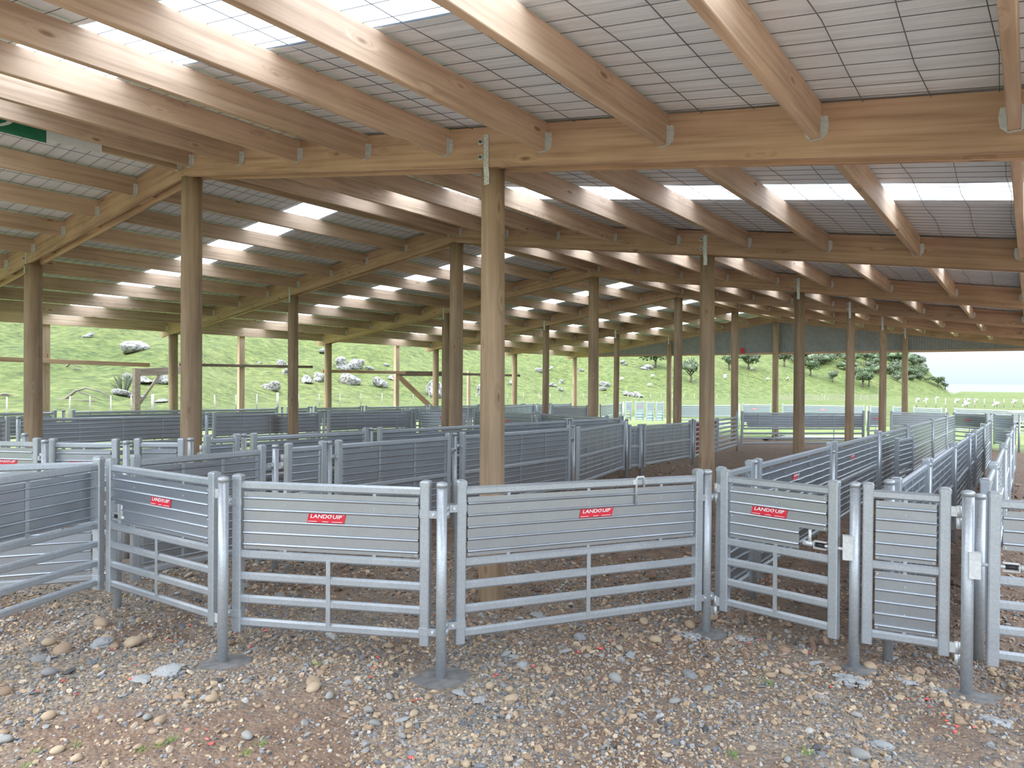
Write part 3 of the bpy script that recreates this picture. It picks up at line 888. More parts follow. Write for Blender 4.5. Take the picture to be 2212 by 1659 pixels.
pipe(w2x-0.02, 4.86, 'round post behind the narrow double-sheeted gate, starting the middle race wall')
for i, (a, b_) in enumerate(W2):
    panel('race_hurdle', 'sheeted panel in the middle race wall, %s counting from the narrow double-sheeted gate' % ORD[i], (w2x, a), (w2x, b_), 'full', front=1, group=GL, straps=0.45, amp=0.003)
    if i < 5: pipe(w2x, (b_+W2[i+1][0])/2, 'round post in the middle race wall, %s gap from the narrow gate' % ORD[i], top=1.05)
w3x = -0.215
W3 = [(5.32, 6.56), (6.74, 9.2), (9.38, 11.85), (12.0, 14.45), (14.6, 17.2)]
pipe(w3x-0.02, 5.2, 'round post with riveted edge strips behind the post in wet concrete', top=1.0)
for i, (a, b_) in enumerate(W3):
    panel('race_hurdle', 'sheeted panel of the narrow seaward race wall, %s from the wet concrete post' % ORD[i], (w3x, a), (w3x, b_), 'full', front=1, group=GL, straps=0.45, amp=0.004)
    if i < 4: pipe(w3x, (b_+W3[i+1][0])/2, 'round post in the narrow seaward race wall, %s gap from the wet concrete post' % ORD[i], top=1.06)
# middle wall, seen from the strap side
m1 = -5.31
panel('yard_hurdle', 'dark strap-backed panel behind the latch gate in the middle wall', (m1-0.03, 2.68), (m1-0.02, 3.75), 'full', front=1, group=GM, straps=0.33, cr=0.1)
pipe(m1, 3.87, 'round post hinging the small sheeted gate in the middle wall')
panel('yard_gate', 'small dark sheeted gate in the middle wall between two round posts', (m1, 3.99), (m1, 4.37), 'full', front=1, group=GM, cat='gate', hinge='L')
pipe(m1, 4.46, 'round post where the small middle-wall gate shuts')
panel('yard_hurdle', 'dark strap-backed panel in the middle wall next after the small gate', (m1, 4.56), (m1, 6.15), 'full', front=1, group=GM, straps=0.53, cl=-0.09, cr=0.1)
pipe(m1, 6.27, 'round post in the middle wall beside the stout pole')
panel('yard_hurdle', 'long dark strap-backed panel running behind the stout pole with the ringed knots', (m1, 6.40), (m1-0.03, 8.82), 'full', front=1, group=GM, straps=0.60, cl=-0.1, cr=0.1)
pipe(m1-0.03, 8.95, 'round post where the middle wall turns at the reflective gate')
panel('yard_gate', 'reflective strap-backed gate hung lower than the wall, beyond the stout pole', (-5.38, 9.15), (-5.92, 11.68), 'full', front=1, group=GM, cat='gate', straps=0.42, top=1.05, amp=0.004)
pipe(-5.93, 11.82, 'round post between the reflective low gate and the narrow infill')
panel('yard_hurdle', 'very narrow sheeted infill panel beside the reflective low gate', (-5.93, 11.92), (-5.89, 12.25), 'full', front=1, group=GM, top=0.97, straps=0.2)
pipe(-5.89, 12.34, 'round post between the narrow infill and the low wall panel', top=0.97)
panel('yard_hurdle', 'low strap-backed panel leading to the dark red board', (-5.88, 12.44), (-5.88, 14.72), 'full', front=1, group=GM, top=0.97, straps=0.45, amp=0.004)
pipe(-5.88, 14.86, 'round post at the near edge of the dark red board', top=1.0)
panel('draft_gate', 'gate with a dark red tapering board and pale stripes behind a pole', (-5.9, 15.0), (-6.02, 16.7), 'bars', group=GM, cat='gate', top=0.97, red=True)
panel('draft_gate', 'open gate of many thin bars beside the dark red board', (-6.03, 16.8), (-6.3, 19.0), 'bars', group=GM, cat='gate', top=0.97)
pipe(-6.33, 19.12, 'round post between the thin-barred gate and the long open gate')
# parallel wall one lane further
m2 = -6.65
panel('yard_gate', 'short sheeted gate beside the stout ridge pole starting the second lane wall', (m2, 4.03), (m2, 4.36), 'half', front=1, group=GM, cat='gate', hinge='L')
pipe(m2, 4.46, 'round post beside the short gate of the second lane wall')
for i, (a, b_) in enumerate([(4.56, 6.14), (6.38, 8.6), (8.75, 10.9), (11.05, 12.95)]):
    panel('yard_hurdle', 'sheeted panel in the second lane wall, %s past the short gate' % ORD[i], (m2, a), (m2, b_), 'full', front=1, group=GM, straps=None)
    pipe(m2, b_+0.1, 'round post ending the %s panel of the second lane wall' % ORD[i])
# left cross row
panel('yard_hurdle', 'outermost stickered panel of the cross row before the ridge pole', node(-75, 941), node(80, 945), 'half', group=GC, sticker=0.60, cr=0.1)
pp = node(97, 948); pipe(pp[0], pp[1], 'round post between the two stickered panels of the ridge cross row')
panel('yard_hurdle', 'sheeted panel with half-hidden red sticker next to the plain ridge gate', node(115, 946), node(250, 947), 'half', group=GC, sticker=0.47, cl=-0.09)
pp = node(273, 950); pipe(pp[0], pp[1], 'round post where the plain ridge gate latches')
panel('yard_gate', 'plain sheeted gate beside the stout ridge pole', node(298, 946), node(392, 946), 'half', group=GC, cat='gate', latch='L')
pp = node(412, 944); pipe(pp[0], pp[1], 'round post set against the stout ridge pole')
pp = node(5, 941); pipe(pp[0]-0.3, pp[1]+0.3, 'round post standing behind the outermost stickered panel')
# outer walls toward the hillside
l1 = -11.9
L1 = [(1.7, 4.15), (4.42, 7.1), (7.36, 9.72), (9.97, 12.45)]
for i, (a, b_) in enumerate(L1):
    panel('yard_hurdle', 'dark strap-backed panel of the inner hillside wall, %s counting toward the gable' % ORD[i], (l1, a), (l1, b_), 'half' if i < 3 else 'full', front=1, group=GO, straps=0.62 if i < 3 else 0.5)
    if i < 3: pipe(l1, (b_+L1[i+1][0])/2, 'round post in the inner hillside wall, %s gap counting toward the gable' % ORD[i])
l2 = -14.3
L2 = [(2.6, 5.72), (6.02, 8.2), (8.32, 10.44), (10.75, 11.35), (11.55, 13.02), (13.22, 15.55), (15.75, 18.0), (18.15, 20.45), (20.62, 22.15), (22.35, 23.75)]
N10 = ['first', 'second', 'third', 'fourth', 'fifth', 'sixth', 'seventh', 'eighth', 'ninth', 'tenth']
for i, (a, b_) in enumerate(L2):
    panel('yard_hurdle', 'grey panel of the outermost wall before the grass, %s counting toward the gable' % N10[i], (l2, a), (l2, b_), 'half' if i < 7 else 'full', front=1, group=GO, bolts=False)
    if i < 9: pipe(l2, (b_+L2[i+1][0])/2, 'round post in the outermost wall before the grass, %s gap counting toward the gable' % N10[i])
# cross row between the hillside wall and the second lane wall
X13 = [((862, 882), (868, 882), None), ((876, 881), (896, 880), None), ((907, 880), (1011, 882), 0.52), ((1025, 883), (1151, 889), 0.55), ((1168, 889), (1311, 897), None)]
for i, (a, b_, st) in enumerate(X13):
    if i == 0: continue
    panel('yard_hurdle', ['', 'tiny gate-width panel starting the middle cross row', 'cross row panel with small red sticker on the hillside of the ridge pole', 'cross row panel with red sticker partly behind the stout pole', 'plain cross row panel ending beside the second lane wall'][i], node(*a), node(*b_), 'half' if i > 1 else 'full', group=GR, sticker=st)
for (a, l_) in (((869, 882), 'round post at the start of the middle cross row'), ((1018, 882), 'round post between the stickered cross row panels'), ((1160, 889), 'round post between the stickered and the plain cross row panels')):
    pp = node(*a); pipe(pp[0], pp[1], l_)
panel('yard_hurdle', 'pale strap-backed panel in the far hillside pens beyond the stout pole', node(1045, 878), node(1153, 872), 'full', front=1, group=GR, straps=0.6)
panel('yard_hurdle', 'pale strap-backed panel between two far poles of the ridge pens', node(1192, 874), node(1268, 874), 'full', front=1, group=GR, straps=0.5)
panel('yard_hurdle', 'pale sheeted panel between the far poles near the drafting gates', node(1297, 873), node(1343, 868), 'full', front=1, group=GR, straps=0.5)
for (a, l_) in (((1160, 871), 'round post ending the pale strap-backed pen panel'), ((1184, 873), 'round post starting the panel between the far poles'), ((1347, 867), 'round post beside the drafting gates')):
    pp = node(*a); pipe(pp[0], pp[1], l_)
DR = [((1352, 866), (1363, 866)), ((1373, 866), (1390, 866)), ((1397, 867), (1411, 867)), ((1418, 867), (1432, 867))]
for i, (a, b_) in enumerate(DR):
    panel('draft_gate', 'narrow barred drafting gate in the far pens, %s from the pale panels' % ORD[i], node(*a), node(*b_), 'half', group='narrow drafting gates', cat='gate', sticker=0.5 if i == 1 else None, bars=False, board=(M_CREAM if i == 0 else M_PALE))
# cross gates before the gable end
panel('yard_gate', 'long half-sheeted open gate crossing the yard between two poles', (-6.28, 19.35), (-3.78, 22.2), 'half', front=1, group=GR, cat='gate', straps=0.5, latch='L')
X24 = [((1876, 887), (1905, 887), 0.5, 'half', 'small stickered gate next to the long open gate'), ((1925, 887), (2046, 889), None, 'full', 'long plain cross panel beyond the wide race wall'),
       ((2062, 889), (2131, 892), 0.43, 'half', 'half-sheeted far cross gate with red sticker at the race end'), ((2149, 892), (2190, 894), None, 'full', 'narrow double-sheeted gate closing the far end of the race')]
for (a, b_, st, kd, lab) in X24:
    panel('yard_gate', lab, node(*a), node(*b_), kd, group=GR, cat='gate', sticker=st, latch='R' if a[0] == 2062 else None)
for (a, l_) in (((1866, 886), 'round post between the long open gate and the small stickered gate'), ((2141, 892), 'round post between the two gates closing the race'), ((2202, 895), 'round post hinging the narrow gate that closes the race')):
    pp = node(*a); pipe(pp[0], pp[1], l_)
FR = [((1470, 873), (1591, 873), None), ((1604, 871), (1664, 872), 0.42), ((1691, 872), (1866, 875), 0.5), ((1881, 876), (1902, 876), None), ((1930, 877), (1948, 877), None), ((1975, 878), (2034, 880), None), ((2064, 880), (2290, 887), None)]
for i, (a, b_, st) in enumerate(FR):
    panel('yard_hurdle', 'grey panel in the row outside the gable end, %s counting from the hillside' % N10[i], node(*a), node(*b_), 'half', group=GR, sticker=st, bolts=False)
for i, a in enumerate(((1597, 872), (1873, 876), (2044, 881))):
    pp = node(*a); pipe(pp[0], pp[1], 'round post in the row outside the gable end, %s counting from the hillside' % ORD[i])

# ------------------------------------------------------------------ concrete footings, then the ground they sit in
for (n_, rr, dp) in ((nP1, 0.17, 0.035), (nP2, 0.20, 0.04), (nP5, 0.17, 0.03), (nP3, 0.14, 0.03), (nP4, 0.12, 0.02)):
    PITS.append((n_[0], n_[1], rr*1.5, dp))
def footing(n_, rr, label, dx=0.03, dy=0.0):
    mb = MB(); n = 28; loops = []
    for f_, z in ((1.0, -0.05), (1.0, 0.004), (0.93, 0.012), (0.5, 0.016)):
        loops.append([(rr*f_*(1+0.07*math.sin(3*a+rr*40)+0.05*math.sin(5*a+1))*math.cos(a), 0.85*rr*f_*(1+0.07*math.sin(2*a+rr*30))*math.sin(a), z) for a in np.linspace(0, 2*math.pi, n, endpoint=False)])
    mb.loft(loops, False)
    tag(mb.build('concrete_footing', M_CONC, None, loc=(n_[0]+dx, n_[1]+dy, ground_z(n_[0], n_[1])+0.012)), label, 'concrete', 'concrete footings round the posts')
footing(nP1, 0.165, 'dark wet concrete disc round the post beside the stickered latch gate')
footing(nP2, 0.19, 'dark wet concrete disc round the post between the two long stickered panels')
footing(nP5, 0.16, 'dark wet concrete disc round the post hinging the narrow double-sheeted gate', 0.06, -0.05)
footing(nP3, 0.12, 'small concrete patch round the post at the head of the race wall')
footing(nP4, 0.10, 'small concrete patch round the latch-box post')
gv = [(x, y, ground_z(x, y)) for x in gx_ for y in gy_]
ny = len(gy_)
gf = [(i*ny+j, (i+1)*ny+j, (i+1)*ny+j+1, i*ny+j+1) for i in range(len(gx_)-1) for j in range(ny-1)]
me = bpy.data.meshes.new('floor'); me.from_pydata(gv, [], gf); me.materials.append(M_GROUND)
me.polygons.foreach_set('use_smooth', [True]*len(gf)); me.update()
floor = link('floor', me); floor['kind'] = 'structure'

# ------------------------------------------------------------------ loose stones
phi_ = (1+5**0.5)/2
ICO_V = np.array([(-1, phi_, 0), (1, phi_, 0), (-1, -phi_, 0), (1, -phi_, 0), (0, -1, phi_), (0, 1, phi_), (0, -1, -phi_), (0, 1, -phi_), (phi_, 0, -1), (phi_, 0, 1), (-phi_, 0, -1), (-phi_, 0, 1)])
ICO_V /= np.linalg.norm(ICO_V[0])
ICO_F = np.array([(0, 11, 5), (0, 5, 1), (0, 1, 7), (0, 7, 10), (0, 10, 11), (1, 5, 9), (5, 11, 4), (11, 10, 2), (10, 7, 6), (7, 1, 8), (3, 9, 4), (3, 4, 2), (3, 2, 6), (3, 6, 8), (3, 8, 9), (4, 9, 5), (2, 4, 11), (6, 2, 10), (8, 6, 7), (9, 8, 1)])
rg = np.random.default_rng(11)
def gz_np(x, y):
    z = -0.014*np.clip(y-4, 0, 30) + (0.012*np.sin(2.3*x+1.1*y)+0.010*np.sin(-1.7*x+3.1*y+1)+0.006*np.sin(6.1*x+5.3*y)+0.004*np.sin(11*x-9*y))
    for (qx, qy, qr, qd) in PITS:
        d = np.hypot(x-qx, y-qy)/qr
        z = z - np.where(d < 1, qd*(1-np.minimum(d, 1)), np.where(d < 1.6, -0.25*qd*(1.6-d)*(d-1)*6, 0))
    return z
def pebbles(name, X, Y, R, pal, wts, flat, label, sink=0.25, spread=0.0):
    n = len(X)
    V = ICO_V[None]*(1+rg.uniform(-0.28, 0.28, (n, 12, 1)))
    sc = np.stack([R*rg.uniform(0.75, 1.35, n), R*rg.uniform(0.65, 1.05, n), R*rg.uniform(flat*0.7, flat*1.2, n)], 1)
    V = V*sc[:, None, :]
    q = rg.normal(size=(n, 4)); q[:, 1:3] *= 0.25; q[:, 0] = np.abs(q[:, 0]); q /= np.linalg.norm(q, axis=1)[:, None]
    w, x, y, z = q.T
    Rm = np.stack([1-2*(y*y+z*z), 2*(x*y-z*w), 2*(x*z+y*w), 2*(x*y+z*w), 1-2*(x*x+z*z), 2*(y*z-x*w), 2*(x*z-y*w), 2*(y*z+x*w), 1-2*(x*x+y*y)], 1).reshape(n, 3, 3)
    V = np.einsum('nij,nkj->nki', Rm, V)
    V[:, :, 0] += X[:, None]; V[:, :, 1] += Y[:, None]; V[:, :, 2] += (gz_np(X, Y)+sc[:, 2]*(1-2*sink)*0.6)[:, None]
    me = bpy.data.meshes.new(name)
    me.vertices.add(n*12); me.vertices.foreach_set('co', V.astype(np.float32).ravel())
    fi = (ICO_F[None]+np.arange(n)[:, None, None]*12).reshape(-1, 3)
    nf = len(fi)
    me.loops.add(nf*3); me.loops.foreach_set('vertex_index', fi.astype(np.int32).ravel())
    me.polygons.add(nf); me.polygons.foreach_set('loop_start', np.arange(0, nf*3, 3, dtype=np.int32))
    me.polygons.foreach_set('loop_total', np.full(nf, 3, dtype=np.int32))
    me.update(calc_edges=True)
    me.polygons.foreach_set('use_smooth', np.zeros(nf, dtype=bool))
    pi = rg.choice(len(pal), n, p=wts)
    c = np.array(pal)[pi]*rg.uniform(0.62, 1.15, (n, 1))
    at = me.attributes.new('tint', 'FLOAT_COLOR', 'POINT')
    cc = np.ones((n, 12, 4), dtype=np.float32); cc[:, :, :3] = c[:, None, :]
    at.data.foreach_set('color', cc.ravel())
    me.materials.append(M_GRAVEL)
    o = link(name, me)
    tag(o, label, 'gravel', None, 'stuff')
    return o
def polar(n, d0, d1, a0=-52, a1=46):
    D = np.exp(rg.uniform(math.log(d0), math.log(d1), n)); a = np.radians(rg.uniform(a0, a1, n))
    x = np.cos(YAW)*np.sin(a)-np.sin(YAW)*np.cos(a); y = np.sin(YAW)*np.sin(a)+np.cos(YAW)*np.cos(a)
    return x*D, y*D, D
FOOT = [(nP1, 0.15), (nP2, 0.18), (nP5, 0.15)]
def clear(X, Y, D):
    k = np.ones(len(X), bool)
    for (n_, r_) in FOOT:
        k &= np.hypot(X-n_[0]-0.03, Y-n_[1]) > r_
    return X[k], Y[k], D[k]
X, Y, D = clear(*polar(88000, 2.3, 7.0))
dirtm = np.sin(1.9*X+0.6*Y)+np.sin(-1.2*X+2.2*Y+0.7)+0.6*np.sin(4.7*X+3.9*Y)
keep = (dirtm < 0.9) | (rg.uniform(size=len(X)) < 0.30)
keep &= (Y < 5.2) | (rg.uniform(size=len(X)) < 0.5)
X, Y, D = X[keep], Y[keep], D[keep]
R = 0.0042*rg.lognormal(0.25, 0.45, len(X))*(0.75+0.14*D)
GPAL = [(0.195, 0.203, 0.211), (0.289, 0.285, 0.281), (0.390, 0.378, 0.359), (0.445, 0.332, 0.222), (0.374, 0.261, 0.168), (0.530, 0.425, 0.312), (0.109, 0.109, 0.113)]
pebbles('gravel', X, Y, R, GPAL, [0.13, 0.15, 0.10, 0.29, 0.20, 0.09, 0.04], 0.55, 'loose grey and tan gravel strewn before the yards')
X, Y, D = polar(16000, 4.5, 16)
k = (Y > 3.6) & (X > -7.5); X, Y, D = X[k], Y[k], D[k]
R = 0.010*rg.lognormal(0.15, 0.5, len(X))*(0.6+0.07*D)
pebbles('dirt_clods', X, Y, R, [(0.29, 0.19, 0.135), (0.37, 0.25, 0.18), (0.20, 0.13, 0.095), (0.42, 0.33, 0.255)], [0.4, 0.3, 0.2, 0.1], 0.6, 'brown broken dirt and clods inside the pens')

def stone_mesh(seed, sub=2, rough=0.16):
    r_ = np.random.default_rng(seed)
    import bmesh
    bm = bmesh.new(); bmesh.ops.create_icosphere(bm, subdivisions=sub, radius=1.0)
    ks = r_.normal(size=(7, 3))*1.6; ph = r_.uniform(0, 6, 7)
    for v in bm.verts:
        c = np.array(v.co); d = 1+rough*sum(math.sin(float(k @ c)+p) for k, p in zip(ks, ph))/2.2
        v.co = v.co*d
        v.co.z = max(v.co.z, -0.55)
    for f in bm.faces: f.smooth = True
    me = bpy.data.meshes.new('stone'); bm.to_mesh(me); bm.free()
    return me
STM = [stone_mesh(i) for i in range(8)]
for k, m_ in enumerate(STM): m_.materials.append(M_STONES[0 if k < 4 else (1 if k < 6 else 2)])
BIG = [(217, 1342, 40), (105, 1385, 30), (286, 1382, 45), (231, 1380, 35), (248, 1394, 25), (134, 1405, 45), (85, 1424, 32), (105, 1451, 30), (104, 1541, 33), (124, 1610, 28), (166, 1635, 28), (458, 1516, 32), (388, 1508, 25), (363, 1512, 20),
       (532, 1476, 22), (537, 1590, 29), (676, 1496, 36), (298, 1617, 22), (406, 1610, 18), (345, 1560, 27), (348, 1605, 24), (10, 1494, 30), (13, 1588, 30), (321, 1553, 22), (1182, 1441, 26), (1163, 1446, 15), (1105, 1508, 33), (936, 1529, 22), (1138, 1466, 18),
       (1141, 1630, 22), (879, 1651, 22), (1332, 1466, 28), (1272, 1394, 17), (1058, 1484, 25), (884, 1586, 15), (840, 1395, 22), (860, 1405, 20), (812, 1402, 18), (795, 1534, 28), (1456, 1519, 22), (1417, 1377, 30), (1391, 1339, 24),
       (1880, 1434, 34), (1698, 1455, 28), (1733, 1467, 22), (1728, 1518, 28), (1857, 1636, 43), (1531, 1495, 22), (1559, 1462, 18), (1664, 1468, 22), (1928, 1530, 18), (2039, 1495, 14), (1801, 1440, 26), (1652, 1400, 20),
       (530, 1265, 28), (600, 1290, 30), (1020, 1350, 20), (1490, 1350, 30), (1540, 1340, 25), (300, 1335, 18), (560, 1530, 16), (700, 1450, 20)]
GST = 'larger river stones on the gravel'
LANDM = [(nP1, 'by the post beside the latch gate'), (nP2, 'by the post between long stickered panels'), (nP3, 'by the post heading the wide race'), (nP4, 'by the latch-box post'), (nP5, 'by the post in wet concrete'), ((-5.2, 2.3), 'below the strap-backed panel'), ((-3.3, 2.7), 'below the panel between the footed posts'), ((-2.2, 3.8), 'below the panel with the hooked rod'), ((-1.3, 4.5), 'below the gate with the square latch opening')]
def where(p):
    d, t = min((math.hypot(p.x-a[0], p.y-a[1]), t) for a, t in LANDM)
    if d < 0.75: return t
    d2, t = min((math.hypot(p.x-a[0], p.y-a[1]), t) for a, t in LANDM[:5])
    return 'out on the gravel toward ' + t[3:] if d2 < 3 else 'out on the open gravel'
n_st = 0
def put_stone(p, w, label):
    global n_st
    m_ = STM[n_st % 8]; n_st += 1
    r_ = w/2
    o = link('stone', m_, None, loc=(p.x, p.y, ground_z(p.x, p.y)+r_*0.26), rot=(rnd.uniform(-0.2, 0.2), rnd.uniform(-0.2, 0.2), rnd.uniform(0, 6.28)), scale=(r_*1.08, r_*rnd.uniform(0.7, 0.9), r_*rnd.uniform(0.5, 0.68)))
    tone = ('tan', 'tan', 'tan', 'tan', 'brown', 'brown', 'grey', 'grey')[(n_st-1) % 8]
    tag(o, '%s %s stone %s' % (label, tone, where(p)), 'stone', GST)
spots = []
for (px, py, w) in BIG:
    p = ground_px(px, py+w*0.15)
    put_stone(p, w*p.dot(Fv)/FPX*1.0, 'fist-sized' if w*p.dot(Fv)/FPX > 0.075 else 'rounded')
    spots.append((p.x, p.y))
while n_st < 260:
    px, py = rnd.uniform(-60, 2270), 1330+rnd.random()**1.2*340
    p = ground_px(px, py)
    w = rnd.uniform(0.022, 0.05)
    if any(math.hypot(p.x-n_[0], p.y-n_[1]) < 0.22 for n_, _ in FOOT): continue
    put_stone(p, w, 'small' if w < 0.035 else 'egg-sized')
# grey concrete crumbs
LMM = [stone_mesh(40+i, 4, 0.42) for i in range(3)]
for i, m_ in enumerate(LMM):
    r_ = np.random.default_rng(60+i); ks = r_.normal(size=(14, 3))*9; ph = r_.uniform(0, 6, 14)
    for v in m_.vertices:
        c = np.array(v.co); q_ = sum(math.sin(float(k @ c)+p) for k, p in zip(ks, ph))/14
        v.co = v.co*(1+0.55*q_)
for m_ in LMM: m_.materials.append(M_LUMP)
for i, (px, py, w, fl) in enumerate([(1834, 1470, 100, 0.16), (355, 1458, 55, 0.3), (312, 1470, 46, 0.25), (217, 1393, 36, 0.5), (998, 1496, 34, 0.3), (1036, 1516, 32, 0.3), (1490, 1372, 70, 0.18), (1600, 1378, 60, 0.18), (1763, 1428, 22, 0.5), (1130, 1432, 24, 0.5), (1090, 1405, 24, 0.4), (1108, 1411, 20, 0.4),
                                      (1250, 1370, 30, 0.3), (1222, 1397, 24, 0.4), (1360, 1410, 26, 0.35), (2020, 1480, 60, 0.12), (1960, 1470, 50, 0.12), (2150, 1555, 70, 0.1), (1902, 1612, 38, 0.25), (1170, 1328, 40, 0.3), (870, 1550, 26, 0.2), (125+1480, 1545, 0, 0)]):
    if not w: continue
    p = ground_px(px, py+3); r_ = w*p.dot(Fv)/FPX/2
    if fl < 0.2:
        mb = MB(); cm = stone_mesh(70+i, 1, 0.4)
        cvs = [v.co.copy() for v in cm.vertices]; cfs = [tuple(f.vertices) for f in cm.polygons]
        for k in range(46):
            a_ = rnd.uniform(0, 6.28); q_ = rnd.random()**0.7*0.95; sz = rnd.uniform(0.10, 0.26)*(1.15-0.6*q_)
            mm = Matrix.Translation((r_*q_*math.cos(a_), r_*0.7*q_*math.sin(a_), r_*0.05*(1-q_))) @ Matrix.Rotation(rnd.uniform(0, 6), 4, 'Z') @ Matrix.Diagonal((r_*sz, r_*sz*0.8, r_*sz*0.5, 1))
            mb.add(cvs, cfs, False, mm)
        o = mb.build('concrete_spill', M_LUMP, None, loc=(p.x, p.y, ground_z(p.x, p.y)+0.004))
        tag(o, 'crumbled grey concrete spill on the gravel ' + where(p), 'concrete', 'spilt concrete on the gravel', 'stuff')
        continue
    o = link('concrete_lump', LMM[i % 3], None, loc=(p.x, p.y, ground_z(p.x, p.y)+r_*fl*0.3), rot=(0, 0, rnd.uniform(0, 6)), scale=(r_, r_*0.75, r_*fl))
    tag(o, 'knobbly grey concrete lump ' + where(p), 'concrete', 'spilt concrete on the gravel')
# red plastic scraps
SCM = []
for k in range(4):
    r_ = np.random.default_rng(90+k)
    mb = MB(); n = 7
    pts = [(math.cos(a)*r_.uniform(0.5, 1.1), math.sin(a)*r_.uniform(0.3, 0.8), r_.uniform(0.0, 0.55)) for a in np.linspace(0, 6.28, n, endpoint=False)]
    mb.add(pts+[(0.1, 0, 0.5)], [(i, (i+1) % n, n) for i in range(n)]); mb.add([(p[0], p[1], p[2]-0.06) for p in pts+[(0.1, 0, 0.5)]], [((i+1) % n, i, n) for i in range(n)])
    SCM.append(mb.mesh('plastic_scrap', M_SCRAP))
for i, (px, py) in enumerate([(412, 1345), (365, 1377), (380, 1380), (241, 1405), (294, 1436), (136, 1476), (78, 1499), (166, 1500), (283, 1470), (405, 1580), (447, 1580), (447, 1601), (456, 1611), (788, 1428), (815, 1430), (822, 1440), (806, 1452), (800, 1474), (905, 1513), (893, 1519), (1080, 1450), (1072, 1462), (1068, 1466), (1153, 1434),
                               (1250, 1404), (1298, 1399), (1321, 1384), (575, 1360), (560, 1373), (543, 1400), (937, 1330), (1617, 1394), (1642, 1383), (1750, 1411), (1795, 1488), (1771, 1512), (1960, 1515), (2002, 1520), (2007, 1534), (2039, 1550), (2044, 1562), (2064, 1574), (2062, 1585), (2104, 1576), (888, 1629), (1655, 1255)]):
    p = ground_px(px, py); r_ = rnd.uniform(0.010, 0.021)
    o = link('plastic_scrap', SCM[i % 4], None, loc=(p.x, p.y, ground_z(p.x, p.y)+0.006), rot=(0, 0, rnd.uniform(0, 6)), scale=(r_, r_, r_*0.8))
    tag(o, 'small crumpled scrap of bright red plastic on the gravel', 'scrap', 'red plastic scraps on the gravel')
# grass tufts in the gravel
for i, (px, py) in enumerate([(340, 1615), (300, 1628), (365, 1605), (560, 1612), (525, 1632), (70, 1615), (160, 1605), (50, 1650), (1745, 1635), (1655, 1488), (680, 1445), (1580, 1635)]):
    p = ground_px(px, py); mb = MB()
    for k in range(26):
        a = rnd.uniform(0, 6.28); q = rnd.uniform(0, 0.03); h = rnd.uniform(0.008, 0.03); b_ = rnd.uniform(0.005, 0.03)
        x, y = q*math.cos(a), q*math.sin(a); w = 0.0016
        mb.add([(x-w, y, -0.004), (x+w, y, -0.004), (x+b_*math.cos(a), y+b_*math.sin(a), h)], [(0, 1, 2)])
    tag(mb.build('grass_tuft', M_TUFT, None, loc=(p.x, p.y, ground_z(p.x, p.y)+0.004)), 'small tuft of green grass sprouting through the gravel', 'grass', 'grass tufts in the gravel')

# ------------------------------------------------------------------ unfinished hillside wall framing and old timbers
def beam(name, label, a, b_, w, h, mat, cat, group=None):
    a, b_ = Vector(a), Vector(b_); d = b_-a
    lp = oct_loop(w/2, h/2, 0.004); L = d.length
    me = MB().loft([[(0, p[0], p[1]) for p in lp], [(L, p[0], p[1]) for p in lp]]).mesh(name, mat)
    o = link(name, me, None, loc=a)
    o.rotation_euler = d.to_track_quat('X', 'Z').to_euler()
    return tag(o, label, cat, group)
xw = -16.22
for i, (yy, lab) in enumerate(((6.31, 'sawn pine post under the hillside eave carrying the long nailed rail'), (10.78, 'orange sawn pine post under the hillside eave between two poles'), (16.3, 'pale sawn pine post with a diagonal brace under the hillside eave'))):
    me = MB().box((0, 0, 0), (0.10, 0.15, zb(xw)+0.3-gz(0, yy)+0.08)).mesh('wall_post', M_POST)
    tag(link('wall_post', me, None, loc=(xw, yy, (zb(xw)+0.3+gz(0, yy)-0.08)/2)), lab, 'post')
me = MB().box((0, 0, 0), (0.08, 0.12, 2.3)).mesh('wall_post', M_POST)
tag(link('wall_post', me, None, loc=(-17.2, 21.1, 0.85)), 'short sawn pine post standing free beyond the hillside eave', 'post')
GB = 'timber rails of the unfinished hillside wall'
beam('wall_rail', 'long sawn pine rail nailed across the sawn eave post', (xw+0.08, 2.0, 2.05), (xw+0.08, 8.4, 1.935), 0.045, 0.09, M_RAFTER, 'rail', GB)
beam('wall_rail', 'thin pine rail running across the orange sawn post', (xw+0.08, 9.1, 1.96), (xw+0.08, 12.95, 1.98), 0.04, 0.07, M_OLD, 'rail', GB)
beam('wall_rail', 'pine rail running up to the pale braced post', (xw+0.08, 13.3, 1.87), (xw+0.08, 16.6, 1.87), 0.04, 0.09, M_RAFTER, 'rail', GB)
beam('wall_rail', 'dark weathered beam beyond the pale braced post', (xw-0.1, 16.5, 1.84), (xw-0.1, 19.2, 1.86), 0.06, 0.16, M_OLD, 'rail', GB)
beam('wall_rail', 'weathered rail ending beside the eave pole near the gable', (xw-0.1, 19.0, 1.86), (xw-0.1, 23.2, 1.84), 0.05, 0.09, M_OLD, 'rail', GB)
beam('brace', 'orange diagonal pine brace leaning from the pale post to the ground', (xw-0.1, 16.45, 1.78), (xw-0.1, 18.6, 0.35), 0.05, 0.17, M_RAFTER, 'brace')
beam('brace', 'thin diagonal timber leaning beside the eave pole near the gable', (xw-0.3, 21.0, 1.3), (xw-0.3, 22.6, 0.3), 0.05, 0.10, M_RAFTER, 'brace')
op = empty('old_post', (-18.6, 9.35, gz(0, 9.3))); tag(op, 'old dark brown post with a side bracket and a grey beam on top', 'post')
MB().box((0, 0, 0.93), (0.14, 0.14, 2.06)).build('post', M_OLD, op)
beam('bm', None, (0, 0, 0), (0, 1.5, 0.1), 0.06, 0.2, M_OLD, None).parent = op
op.children[1].name = 'beam'; op.children[1].location = (0, -0.05, 1.85)
beam('br', None, (0, 0, 0), (0, 0.55, 0.8), 0.05, 0.06, M_OLD, None).parent = op
